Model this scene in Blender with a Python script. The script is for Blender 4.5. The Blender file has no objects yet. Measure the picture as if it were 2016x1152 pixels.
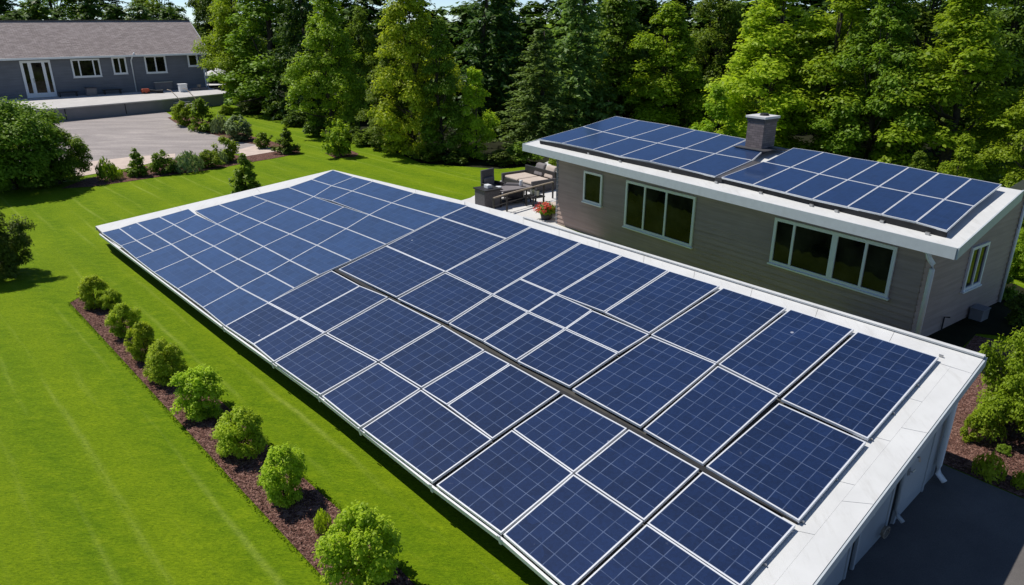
import bpy, math, random
import numpy as np
from mathutils import Vector

# ------------------------------------------------------------------ camera, sky, sun, exposure
SC = bpy.context.scene
COL = SC.collection
R = math.radians
W0, H0, F = 2016.0, 1152.0, 1400.0          # photograph size and focal length in its pixels
CAM = np.array([0.0, 0.0, 8.0])
PITCH = math.atan2(576 - 36, F)             # the horizon runs 36 px below the top edge

cam = bpy.data.cameras.new("camera"); camo = bpy.data.objects.new("camera", cam); COL.objects.link(camo)
camo.location = CAM; camo.rotation_euler = (math.pi / 2 - PITCH, 0, 0)
cam.sensor_fit = 'HORIZONTAL'; cam.sensor_width = 36.0; cam.lens = F / W0 * 36.0
cam.clip_start = 0.1; cam.clip_end = 3000
SC.camera = camo

SUN_AZ, SUN_EL = 64.0, 57.0                 # azimuth to the left of the view direction, elevation
w = bpy.data.worlds.new("World"); SC.world = w; w.use_nodes = True
nt = w.node_tree; bg = nt.nodes['Background']
sky = nt.nodes.new('ShaderNodeTexSky'); sky.sky_type = 'NISHITA'; sky.sun_disc = False
sky.sun_elevation = R(SUN_EL); sky.sun_rotation = R(-SUN_AZ); sky.altitude = 100; sky.air_density = 0.55; sky.dust_density = 0.0; sky.ozone_density = 4.0
nt.links.new(sky.outputs[0], bg.inputs[0]); bg.inputs[1].default_value = 0.12
sl = bpy.data.lights.new("sun", 'SUN'); sl.energy = 4.4; sl.angle = R(0.53); sl.color = (1.0, 0.955, 0.88)
so = bpy.data.objects.new("sun", sl); COL.objects.link(so)
sd = Vector((math.sin(R(SUN_AZ)) * math.cos(R(SUN_EL)), -math.cos(R(SUN_AZ)) * math.cos(R(SUN_EL)), -math.sin(R(SUN_EL))))
so.rotation_euler = sd.to_track_quat('-Z', 'Y').to_euler(); so.location = (-20, 20, 30)
SC.view_settings.view_transform = 'Standard'; SC.view_settings.look = 'None'; SC.view_settings.gamma = 1.0
SC.view_settings.exposure = 0.0
SC.render.engine = 'CYCLES'
SC.cycles.max_bounces = 6; SC.cycles.diffuse_bounces = 3; SC.cycles.glossy_bounces = 3
SC.cycles.transmission_bounces = 3; SC.cycles.transparent_max_bounces = 4
SC.cycles.use_denoising = True

# ------------------------------------------------------------------ measuring helpers
CP, SP = math.cos(PITCH), math.sin(PITCH)
def ray(x, y):
    a = (x - W0 / 2) / F; b = (H0 / 2 - y) / F
    return np.array([a, CP + b * SP, -SP + b * CP])
def at(x, y, z=0.0):
    """survey: the place at height z that the photograph shows at pixel x, y"""
    d = ray(x, y); t = (z - CAM[2]) / d[2]
    p = CAM + d * t; p[2] = z
    return p
def onp(x, y, P, N):
    d = ray(x, y); return CAM + d * (((P - CAM) @ N) / (d @ N))
def dist_h(x, ybase, ytop, z=0.0):
    """height of something standing at pixel x, ybase and reaching up to ytop"""
    g = at(x, ybase, z); d = ray(x, ytop); t = g[1] / d[1]
    return CAM[2] + d[2] * t - z
def unit(v):
    v = np.asarray(v, float); return v / np.linalg.norm(v)
A3 = lambda *v: np.array(v, float)

# ------------------------------------------------------------------ materials
def mat(name):
    m = bpy.data.materials.new(name); m.use_nodes = True
    n = m.node_tree.nodes; b = n['Principled BSDF']
    return m, m.node_tree, b
def N(t, kind, **kw):
    n = t.nodes.new(kind)
    for k, v in kw.items(): setattr(n, k, v)
    return n
def mathn(t, op, a, b=None, c=None):
    n = N(t, 'ShaderNodeMath', operation=op)
    for i, v in enumerate((a, b, c)):
        if v is None: continue
        if isinstance(v, (int, float)): n.inputs[i].default_value = v
        else: t.links.new(v, n.inputs[i])
    return n.outputs[0]
def ramp(t, fac, stops):
    n = N(t, 'ShaderNodeValToRGB')
    e = n.color_ramp.elements
    while len(e) < len(stops): e.new(0.5)
    for i, (p, c) in enumerate(stops):
        e[i].position = p; e[i].color = (*c, 1)
    t.links.new(fac, n.inputs[0]); return n.outputs[0]
def mix(t, fac, a, b, blend='MIX'):
    n = N(t, 'ShaderNodeMix', data_type='RGBA', blend_type=blend)
    for s, v in ((n.inputs[0], fac), (n.inputs[6], a), (n.inputs[7], b)):
        if isinstance(v, (int, float)): s.default_value = v
        elif isinstance(v, tuple): s.default_value = (*v, 1)
        else: t.links.new(v, s)
    return n.outputs[2]
def noise(t, scale, detail=4, rough=0.55, vec=None, dist=0.0):
    n = N(t, 'ShaderNodeTexNoise'); n.inputs['Scale'].default_value = scale; n.inputs['Detail'].default_value = detail
    n.inputs['Roughness'].default_value = rough; n.inputs['Distortion'].default_value = dist
    if vec is not None: t.links.new(vec, n.inputs['Vector'])
    return n.outputs[0]
def pos(t): return N(t, 'ShaderNodeNewGeometry').outputs['Position']
def bump(t, b, h, strength=0.3, distance=0.02):
    n = N(t, 'ShaderNodeBump'); n.inputs['Strength'].default_value = strength; n.inputs['Distance'].default_value = distance
    t.links.new(h, n.inputs['Height']); t.links.new(n.outputs[0], b.inputs['Normal'])
def plain(name, col, rough=0.6, spec=0.5, metal=0.0, var=0.12, scale=6.0, bumps=0.0, bscale=60):
    m, t, b = mat(name)
    f = noise(t, scale, 5, 0.6, pos(t))
    lo = tuple(c * (1 - var) for c in col); hi = tuple(min(1, c * (1 + var)) for c in col)
    t.links.new(ramp(t, f, [(0.3, lo), (0.7, hi)]), b.inputs['Base Color'])
    b.inputs['Roughness'].default_value = rough; b.inputs['Specular IOR Level'].default_value = spec; b.inputs['Metallic'].default_value = metal
    if bumps: bump(t, b, noise(t, bscale, 4, 0.6, pos(t)), bumps, 0.01)
    return m

def m_membrane():
    m, t, b = mat("white_membrane")
    f = noise(t, 1.3, 5, 0.6, pos(t)); c = ramp(t, f, [(0.3, (0.60, 0.60, 0.585)), (0.7, (0.685, 0.685, 0.67))])
    mp = N(t, 'ShaderNodeMapping'); mp.inputs['Rotation'].default_value = (0, 0, R(47.75)); mp.inputs['Scale'].default_value = (5.0, 0.8, 1); t.links.new(pos(t), mp.inputs[0])
    mr = N(t, 'ShaderNodeMapRange'); mr.inputs[1].default_value = 0.52; mr.inputs[2].default_value = 0.80; t.links.new(noise(t, 1.6, 6, 0.75, mp.outputs[0]), mr.inputs[0])
    c = mix(t, mathn(t, 'MULTIPLY', mr.outputs[0], 0.45), c, (0.40, 0.385, 0.35))
    sp = N(t, 'ShaderNodeMapRange'); sp.inputs[1].default_value = 0.68; sp.inputs[2].default_value = 0.76; t.links.new(noise(t, 14, 4, 0.7, pos(t)), sp.inputs[0])
    c = mix(t, mathn(t, 'MULTIPLY', sp.outputs[0], 0.35), c, (0.30, 0.29, 0.26))
    t.links.new(c, b.inputs['Base Color']); b.inputs['Roughness'].default_value = 0.6; b.inputs['Specular IOR Level'].default_value = 0.3
    bump(t, b, noise(t, 2.2, 3, 0.5, pos(t)), 0.15, 0.03); return m
AX = unit([math.cos(R(-47.75)), math.sin(R(-47.75)), 0])     # long axis of the low building, towards the driveway
AY = np.array([-AX[1], AX[0], 0])                            # across it, towards the house
if AY[0] < 0: AY = -AY
def rotated(t, ang, sx=1, sy=1, sz=1):
    n = N(t, 'ShaderNodeMapping'); n.vector_type = 'POINT'
    n.inputs['Rotation'].default_value = (0, 0, ang); n.inputs['Scale'].default_value = (sx, sy, sz)
    t.links.new(pos(t), n.inputs[0]); return n.outputs[0]

def lawn_colour(t):
    """mown turf: clumps, paler worn streaks along the mowing direction, broad bands"""
    v = rotated(t, R(47.75))
    sep = N(t, 'ShaderNodeSeparateXYZ'); t.links.new(v, sep.inputs[0])
    wob = mathn(t, 'MULTIPLY', noise(t, 0.35, 3, 0.5, pos(t)), 0.30)
    y = mathn(t, 'ADD', sep.outputs[1], wob)
    band = mathn(t, 'MULTIPLY_ADD', mathn(t, 'SINE', mathn(t, 'MULTIPLY', y, 2 * math.pi / 1.9)), 0.5, 0.5)
    big = noise(t, 0.35, 4, 0.6, pos(t)); mid = noise(t, 3.4, 8, 0.74, rotated(t, R(47.75), 0.55, 1.3, 1)); fine = noise(t, 1.0, 6, 0.8, rotated(t, R(47.75), 12, 34, 1), 0.8)
    c = ramp(t, mid, [(0.32, (0.088, 0.164, 0.0030)), (0.50, (0.158, 0.246, 0.0045)), (0.68, (0.240, 0.320, 0.0080))])
    c = mix(t, mathn(t, 'MULTIPLY', band, 0.50), c, (0.250, 0.328, 0.0070))
    c = mix(t, mathn(t, 'MULTIPLY', mathn(t, 'SUBTRACT', 1.0, big), 0.75), c, (0.080, 0.156, 0.003))
    # worn pale wheel streaks
    ln = mathn(t, 'POWER', mathn(t, 'MULTIPLY_ADD', mathn(t, 'SINE', mathn(t, 'MULTIPLY', y, 2 * math.pi / 0.62)), 0.5, 0.5), 10.0)
    st = N(t, 'ShaderNodeMapping'); st.inputs['Scale'].default_value = (0.10, 1.5, 1); t.links.new(v, st.inputs[0])
    br = noise(t, 1.2, 5, 0.62, st.outputs[0])
    brm = N(t, 'ShaderNodeMapRange'); brm.inputs[1].default_value = 0.47; brm.inputs[2].default_value = 0.68; t.links.new(br, brm.inputs[0])
    c = mix(t, mathn(t, 'MULTIPLY', mathn(t, 'MULTIPLY', ln, mathn(t, 'MULTIPLY', brm.outputs[0], noise(t, 5.0, 6, 0.8, pos(t)))), 0.85), c, (0.36, 0.42, 0.09))
    c = mix(t, 0.8, c, ramp(t, fine, [(0.34, (0.20, 0.26, 0.20)), (0.66, (0.80, 0.75, 0.68))]), 'OVERLAY')
    return c, fine, mid
def m_lawn():
    m, t, b = mat("lawn")
    c, fine, mid = lawn_colour(t)
    t.links.new(c, b.inputs['Base Color']); b.inputs['Roughness'].default_value = 0.9; b.inputs['Specular IOR Level'].default_value = 0.08
    bump(t, b, noise(t, 28, 6, 0.85, pos(t)), 0.7, 0.035)
    return m
def m_blade():
    m, t, b = mat("grass_blade")
    c, _, _ = lawn_colour(t)
    g = N(t, 'ShaderNodeNewGeometry')
    c2 = mix(t, 0.5, c, ramp(t, g.outputs['Random Per Island'], [(0.0, (0.30, 0.36, 0.26)), (1.0, (0.72, 0.70, 0.55))]), 'OVERLAY')
    t.links.new(c2, b.inputs['Base Color']); b.inputs['Roughness'].default_value = 0.6; b.inputs['Specular IOR Level'].default_value = 0.15
    tr = N(t, 'ShaderNodeBsdfTranslucent'); t.links.new(c2, tr.inputs[0])
    ms = N(t, 'ShaderNodeMixShader'); ms.inputs[0].default_value = 0.35
    t.links.new(b.outputs[0], ms.inputs[1]); t.links.new(tr.outputs[0], ms.inputs[2])
    t.links.new(ms.outputs[0], t.nodes['Material Output'].inputs[0])
    return m
def m_leaf(name, dark, light, trans=0.4, hue_var=True):
    m, t, b = mat(name)
    g = N(t, 'ShaderNodeNewGeometry'); oi = N(t, 'ShaderNodeObjectInfo')
    tc = N(t, 'ShaderNodeTexCoord')
    f = mathn(t, 'MULTIPLY_ADD', g.outputs['Random Per Island'], 0.55, mathn(t, 'MULTIPLY', noise(t, 0.8, 3, 0.6, tc.outputs['Object']), 0.45))
    c = ramp(t, f, [(0.12, dark), (0.50, tuple((a + 1.15 * c) / 2.15 for a, c in zip(dark, light))), (0.9, light)])
    hs = N(t, 'ShaderNodeHueSaturation')
    t.links.new(mathn(t, 'MULTIPLY_ADD', oi.outputs['Random'], 0.022, 0.490), hs.inputs['Hue'])
    t.links.new(mathn(t, 'MULTIPLY_ADD', oi.outputs['Random'], 0.3, 0.85), hs.inputs['Value']); t.links.new(c, hs.inputs['Color'])
    c = hs.outputs[0]
    t.links.new(c, b.inputs['Base Color']); b.inputs['Roughness'].default_value = 0.5; b.inputs['Specular IOR Level'].default_value = 0.22
    tr = N(t, 'ShaderNodeBsdfTranslucent'); t.links.new(mix(t, 0.6, c, (1.0, 1.0, 0.35), 'MULTIPLY'), tr.inputs[0])
    ms = N(t, 'ShaderNodeMixShader'); ms.inputs[0].default_value = trans
    t.links.new(b.outputs[0], ms.inputs[1]); t.links.new(tr.outputs[0], ms.inputs[2])
    t.links.new(ms.outputs[0], t.nodes['Material Output'].inputs[0])
    return m
def m_panel(name, base, light):
    """polycrystalline cells: UV units are cells; fine silver cell gaps, busbars, tone changes from cell to cell"""
    m, t, b = mat(name)
    uv = N(t, 'ShaderNodeUVMap').outputs[0]; oi = N(t, 'ShaderNodeObjectInfo')
    nz = noise(t, 1.3, 3, 0.6, pos(t))
    wob = N(t, 'ShaderNodeVectorMath', operation='ADD'); t.links.new(uv, wob.inputs[0])
    wv = N(t, 'ShaderNodeTexNoise'); wv.inputs['Scale'].default_value = 1.0; t.links.new(pos(t), wv.inputs['Vector'])
    sc = N(t, 'ShaderNodeVectorMath', operation='SCALE'); sc.inputs['Scale'].default_value = 0.11
    sub = N(t, 'ShaderNodeVectorMath', operation='SUBTRACT'); sub.inputs[1].default_value = (0.5, 0.5, 0.5)
    t.links.new(wv.outputs['Color'], sub.inputs[0]); t.links.new(sub.outputs[0], sc.inputs[0]); t.links.new(sc.outputs[0], wob.inputs[1])
    s = N(t, 'ShaderNodeSeparateXYZ'); t.links.new(wob.outputs[0], s.inputs[0])
    def line(c, wd):
        d = mathn(t, 'PINGPONG', c, 0.5)
        mr = N(t, 'ShaderNodeMapRange'); mr.inputs[1].default_value = wd; mr.inputs[2].default_value = wd * 1.9
        mr.inputs[3].default_value = 1; mr.inputs[4].default_value = 0; t.links.new(d, mr.inputs[0]); return mr.outputs[0]
    brk = N(t, 'ShaderNodeMapRange'); brk.inputs[1].default_value = 0.32; brk.inputs[2].default_value = 0.62
    brk.inputs[3].default_value = 0.35; brk.inputs[4].default_value = 1.0
    t.links.new(noise(t, 3.1, 3, 0.6, pos(t)), brk.inputs[0])
    grid = mathn(t, 'MAXIMUM', line(s.outputs[0], 0.018), line(s.outputs[1], 0.015))
    grid = mathn(t, 'MULTIPLY', grid, brk.outputs[0])
    fl = N(t, 'ShaderNodeVectorMath', operation='FLOOR'); t.links.new(wob.outputs[0], fl.inputs[0])
    ad = N(t, 'ShaderNodeVectorMath', operation='ADD'); t.links.new(fl.outputs[0], ad.inputs[0]); t.links.new(oi.outputs['Location'], ad.inputs[1])
    wn = N(t, 'ShaderNodeTexWhiteNoise'); t.links.new(ad.outputs[0], wn.inputs['Vector'])
    vor = N(t, 'ShaderNodeTexVoronoi'); vor.inputs['Scale'].default_value = 26; t.links.new(pos(t), vor.inputs['Vector'])
    vs = N(t, 'ShaderNodeSeparateColor'); t.links.new(vor.outputs['Color'], vs.inputs[0])
    tone = mathn(t, 'ADD', mathn(t, 'MULTIPLY', wn.outputs['Value'], 0.34), mathn(t, 'MULTIPLY', vs.outputs[0], 0.28))
    tone = mathn(t, 'ADD', tone, mathn(t, 'MULTIPLY', nz, 0.45))
    tone = mathn(t, 'ADD', tone, mathn(t, 'MULTIPLY_ADD', oi.outputs['Random'], 0.24, -0.12))
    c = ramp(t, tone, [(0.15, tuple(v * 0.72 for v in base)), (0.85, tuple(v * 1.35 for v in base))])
    c = mix(t, mathn(t, 'MULTIPLY', grid, 0.50), c, light)
    # dust smears and the odd dropping
    sm = N(t, 'ShaderNodeMapRange'); sm.inputs[1].default_value = 0.66; sm.inputs[2].default_value = 0.80; t.links.new(noise(t, 5.5, 6, 0.7, pos(t)), sm.inputs[0])
    c = mix(t, mathn(t, 'MULTIPLY', sm.outputs[0], 0.22), c, (0.30, 0.32, 0.36))
    sp = N(t, 'ShaderNodeMapRange'); sp.inputs[1].default_value = 0.035; sp.inputs[2].default_value = 0.02; sp.inputs[3].default_value = 0; sp.inputs[4].default_value = 1
    v2 = N(t, 'ShaderNodeTexVoronoi'); v2.inputs['Scale'].default_value = 0.9; t.links.new(pos(t), v2.inputs['Vector']); t.links.new(v2.outputs['Distance'], sp.inputs[0])
    c = mix(t, mathn(t, 'MULTIPLY', sp.outputs[0], 0.7), c, (0.5, 0.52, 0.58))
    t.links.new(c, b.inputs['Base Color'])
    b.inputs['Roughness'].default_value = 0.6; b.inputs['Specular IOR Level'].default_value = 0.12
    b.inputs['Coat Weight'].default_value = 0.85; b.inputs['Coat Roughness'].default_value = 0.10; b.inputs['Coat IOR'].default_value = 1.45
    b.inputs['Sheen Weight'].default_value = 0.50; b.inputs['Sheen Roughness'].default_value = 0.36; b.inputs['Sheen Tint'].default_value = (0.30, 0.56, 1.0, 1)
    bump(t, b, noise(t, 0.8, 2, 0.5, pos(t)), 0.10, 0.05)
    return m
def m_asphalt():
    m, t, b = mat("asphalt")
    c = ramp(t, noise(t, 1.1, 5, 0.6, pos(t)), [(0.25, (0.098, 0.090, 0.086)), (0.75, (0.150, 0.138, 0.130))])
    c = mix(t, 0.5, c, ramp(t, noise(t, 90, 2, 0.7, pos(t)), [(0.3, (0.25, 0.25, 0.25)), (0.7, (0.75, 0.75, 0.75))]), 'OVERLAY')
    t.links.new(c, b.inputs['Base Color']); b.inputs['Roughness'].default_value = 0.9
    bump(t, b, noise(t, 120, 3, 0.7, pos(t)), 0.5, 0.01); return m
def m_court():
    m, t, b = mat("court_paving")
    v = rotated(t, R(-30), 0.5, 1.6)
    c = ramp(t, noise(t, 0.5, 5, 0.62, v, 0.8), [(0.28, (0.245, 0.215, 0.205)), (0.52, (0.335, 0.295, 0.278)), (0.74, (0.45, 0.395, 0.365))])
    c = mix(t, 0.6, c, ramp(t, noise(t, 7, 7, 0.78, pos(t)), [(0.3, (0.32, 0.32, 0.32)), (0.7, (0.68, 0.68, 0.68))]), 'OVERLAY')
    t.links.new(c, b.inputs['Base Color']); b.inputs['Roughness'].default_value = 0.92; bump(t, b, noise(t, 30, 4, 0.7, pos(t)), 0.3, 0.02); return m
def m_mulch(name="bark_mulch"):
    m, t, b = mat(name)
    vo = N(t, 'ShaderNodeTexVoronoi'); vo.inputs['Scale'].default_value = 26; t.links.new(pos(t), vo.inputs['Vector'])
    vs = N(t, 'ShaderNodeSeparateColor'); t.links.new(vo.outputs['Color'], vs.inputs[0])
    c = ramp(t, vs.outputs[0], [(0.0, (0.075, 0.036, 0.028)), (0.5, (0.165, 0.085, 0.066)), (1.0, (0.30, 0.175, 0.140))])
    c = mix(t, 0.5, c, ramp(t, noise(t, 3, 5, 0.7, pos(t)), [(0.3, (0.3, 0.3, 0.3)), (0.7, (0.7, 0.68, 0.66))]), 'OVERLAY')
    t.links.new(c, b.inputs['Base Color']); b.inputs['Roughness'].default_value = 0.95; b.inputs['Specular IOR Level'].default_value = 0.1
    bump(t, b, vo.outputs['Distance'], 1.0, 0.04); return m
def m_shingle():
    m, t, b = mat("asphalt_shingle")
    br = N(t, 'ShaderNodeTexBrick'); br.inputs['Scale'].default_value = 1.0; br.inputs['Brick Width'].default_value = 0.42; br.inputs['Row Height'].default_value = 0.17
    br.inputs['Mortar Size'].default_value = 0.012; br.inputs['Color1'].default_value = (0.290, 0.240, 0.225, 1); br.inputs['Color2'].default_value = (0.42, 0.355, 0.335, 1); br.inputs['Mortar'].default_value = (0.17, 0.14, 0.13, 1)
    uv = N(t, 'ShaderNodeUVMap'); t.links.new(uv.outputs[0], br.inputs['Vector'])
    c = mix(t, 0.5, br.outputs[0], ramp(t, noise(t, 3.0, 6, 0.75, pos(t)), [(0.3, (0.33, 0.32, 0.32)), (0.7, (0.68, 0.67, 0.66))]), 'OVERLAY')
    t.links.new(c, b.inputs['Base Color']); b.inputs['Roughness'].default_value = 0.95; bump(t, b, br.outputs['Fac'], 0.4, -0.02); return m
def m_siding(name, col):
    m, t, b = mat(name)
    tc = N(t, 'ShaderNodeNewGeometry'); mp = N(t, 'ShaderNodeMapping'); mp.inputs['Scale'].default_value = (0.35, 0.35, 7.0); t.links.new(tc.outputs['Position'], mp.inputs[0])
    c = ramp(t, noise(t, 1.6, 4, 0.6, mp.outputs[0]), [(0.3, tuple(v * 0.86 for v in col)), (0.7, tuple(v * 1.12 for v in col))])
    c = mix(t, 0.3, c, ramp(t, noise(t, 1.1, 5, 0.6, pos(t)), [(0.3, (0.38, 0.38, 0.38)), (0.7, (0.62, 0.61, 0.6))]), 'OVERLAY')
    t.links.new(c, b.inputs['Base Color']); b.inputs['Roughness'].default_value = 0.7; b.inputs['Specular IOR Level'].default_value = 0.3; return m
def m_brick():
    m, t, b = mat("chimney_brick")
    br = N(t, 'ShaderNodeTexBrick'); br.inputs['Scale'].default_value = 1.0; br.inputs['Brick Width'].default_value = 0.22; br.inputs['Row Height'].default_value = 0.075
    br.inputs['Mortar Size'].default_value = 0.006; br.inputs['Color1'].default_value = (0.13, 0.105, 0.11, 1); br.inputs['Color2'].default_value = (0.21, 0.17, 0.172, 1); br.inputs['Mortar'].default_value = (0.09, 0.08, 0.085, 1)
    uv = N(t, 'ShaderNodeUVMap'); t.links.new(uv.outputs[0], br.inputs['Vector'])
    t.links.new(br.outputs[0], b.inputs['Base Color']); b.inputs['Roughness'].default_value = 0.9; bump(t, b, br.outputs['Fac'], 0.5, -0.01); return m
def m_glass():
    m, t, b = mat("window_glass")
    c = ramp(t, noise(t, 1.4, 3, 0.5, pos(t)), [(0.35, (0.003, 0.004, 0.003)), (0.7, (0.030, 0.030, 0.018))])
    t.links.new(c, b.inputs['Base Color']); b.inputs['Roughness'].default_value = 0.03; b.inputs['Specular IOR Level'].default_value = 0.4
    b.inputs['IOR'].default_value = 1.38; bump(t, b, noise(t, 1.6, 2, 0.5, pos(t)), 0.12, 0.08); return m
def m_bark():
    m, t, b = mat("bark")
    c = ramp(t, noise(t, 6, 5, 0.7, pos(t)), [(0.3, (0.030, 0.022, 0.017)), (0.7, (0.085, 0.068, 0.053))])
    t.links.new(c, b.inputs['Base Color']); b.inputs['Roughness'].default_value = 0.95; bump(t, b, noise(t, 18, 4, 0.7, pos(t)), 0.6, 0.03); return m

M = dict(
    lawn=m_lawn(), blade=m_blade(), asphalt=m_asphalt(), court=m_court(), mulch=m_mulch(), shingle=m_shingle(), brick=m_brick(), glass=m_glass(), bark=m_bark(),
    siding=m_siding("taupe_siding", (0.385, 0.290, 0.248)), siding2=m_siding("blue_grey_siding", (0.165, 0.172, 0.195)),
    white=m_membrane(), eave=plain("fascia_shade_tint", (0.47, 0.51, 0.535), 0.5, 0.35, var=0.05), trim=plain("white_trim", (0.78, 0.79, 0.80), 0.45, 0.4, var=0.03),  # eave: white fascia boards with their bluish shade put into the colour
    alu=plain("panel_aluminium", (0.74, 0.75, 0.77), 0.38, 0.5, 0.15, var=0.06, scale=3), dark=plain("dark_rubber", (0.022, 0.022, 0.024), 0.7, 0.3, var=0.25, scale=4),
    under=plain("dark_underlay", (0.075, 0.072, 0.066), 0.9, 0.2, var=0.2), wall=plain("pale_metal_wall", (0.43, 0.45, 0.46), 0.6, 0.3, var=0.07, scale=0.9),
    wall2=plain("blue_grey_door", (0.36, 0.385, 0.40), 0.55, 0.35, var=0.08, scale=1.2), base=plain("dark_base", (0.035, 0.036, 0.036), 0.9, 0.2, var=0.2),
    conc=plain("concrete", (0.56, 0.535, 0.51), 0.85, 0.25, var=0.1, scale=1.2, bumps=0.2), pave=plain("pale_paving", (0.68, 0.665, 0.64), 0.8, 0.25, var=0.06, scale=0.9),
    pinkconc=plain("pink_concrete", (0.60, 0.49, 0.42), 0.9, 0.2, var=0.12, scale=1.5), deckwall=plain("deck_wall", (0.24, 0.235, 0.24), 0.85, 0.25, var=0.1, scale=0.8),
    flash=plain("lead_flashing", (0.07, 0.068, 0.072), 0.5, 0.4, var=0.2), cap=plain("cap_stone", (0.62, 0.61, 0.60), 0.7, 0.3, var=0.08),
    frame=plain("furniture_frame", (0.03, 0.028, 0.028), 0.5, 0.4, var=0.2), wicker=plain("grey_wicker", (0.10, 0.094, 0.10), 0.75, 0.3, var=0.25, scale=20), cushion=plain("beige_cushion", (0.56, 0.47, 0.40), 0.9, 0.15, var=0.07, scale=5),
    greyc=plain("grey_cushion", (0.22, 0.20, 0.20), 0.9, 0.15, var=0.1, scale=5), red=plain("red_petals", (0.55, 0.06, 0.035), 0.6, 0.2, var=0.3, scale=30), orange=plain("red_plastic", (0.42, 0.07, 0.03), 0.5, 0.4),
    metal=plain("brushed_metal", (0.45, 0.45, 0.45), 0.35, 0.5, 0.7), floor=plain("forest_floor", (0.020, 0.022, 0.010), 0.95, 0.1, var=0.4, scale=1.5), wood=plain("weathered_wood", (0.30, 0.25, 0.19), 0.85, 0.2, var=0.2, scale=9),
    panel=m_panel("solar_cells", (0.0072, 0.0200, 0.0680), (0.19, 0.25, 0.39)), panel_sky=m_panel("solar_cells_sky_sheen", (0.0195, 0.0460, 0.1180), (0.085, 0.130, 0.24)), panel2=m_panel("solar_cells_fine", (0.0072, 0.0200, 0.0680), (0.030, 0.060, 0.14)),  # far-field cells are paled to put reflected sky into their colour
    leaf_bright=m_leaf("bright_leaves", (0.150, 0.255, 0.010), (0.480, 0.640, 0.045), 0.52), leaf_lime=m_leaf("lime_leaves", (0.220, 0.340, 0.012), (0.700, 0.840, 0.060), 0.55),
    leaf_mid=m_leaf("mid_green_leaves", (0.096, 0.170, 0.010), (0.315, 0.450, 0.040), 0.48), leaf_dark=m_leaf("dark_leaves", (0.048, 0.090, 0.010), (0.205, 0.300, 0.030), 0.42),
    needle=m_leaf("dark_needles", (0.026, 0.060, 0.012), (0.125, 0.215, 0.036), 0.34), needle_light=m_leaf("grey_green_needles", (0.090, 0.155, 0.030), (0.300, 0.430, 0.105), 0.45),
    leaf_shade=m_leaf("deep_forest_leaves", (0.026, 0.055, 0.007), (0.150, 0.235, 0.022), 0.34), leaf_grey=m_leaf("grey_green_leaves", (0.120, 0.180, 0.060), (0.33, 0.43, 0.19), 0.4),
)

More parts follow.
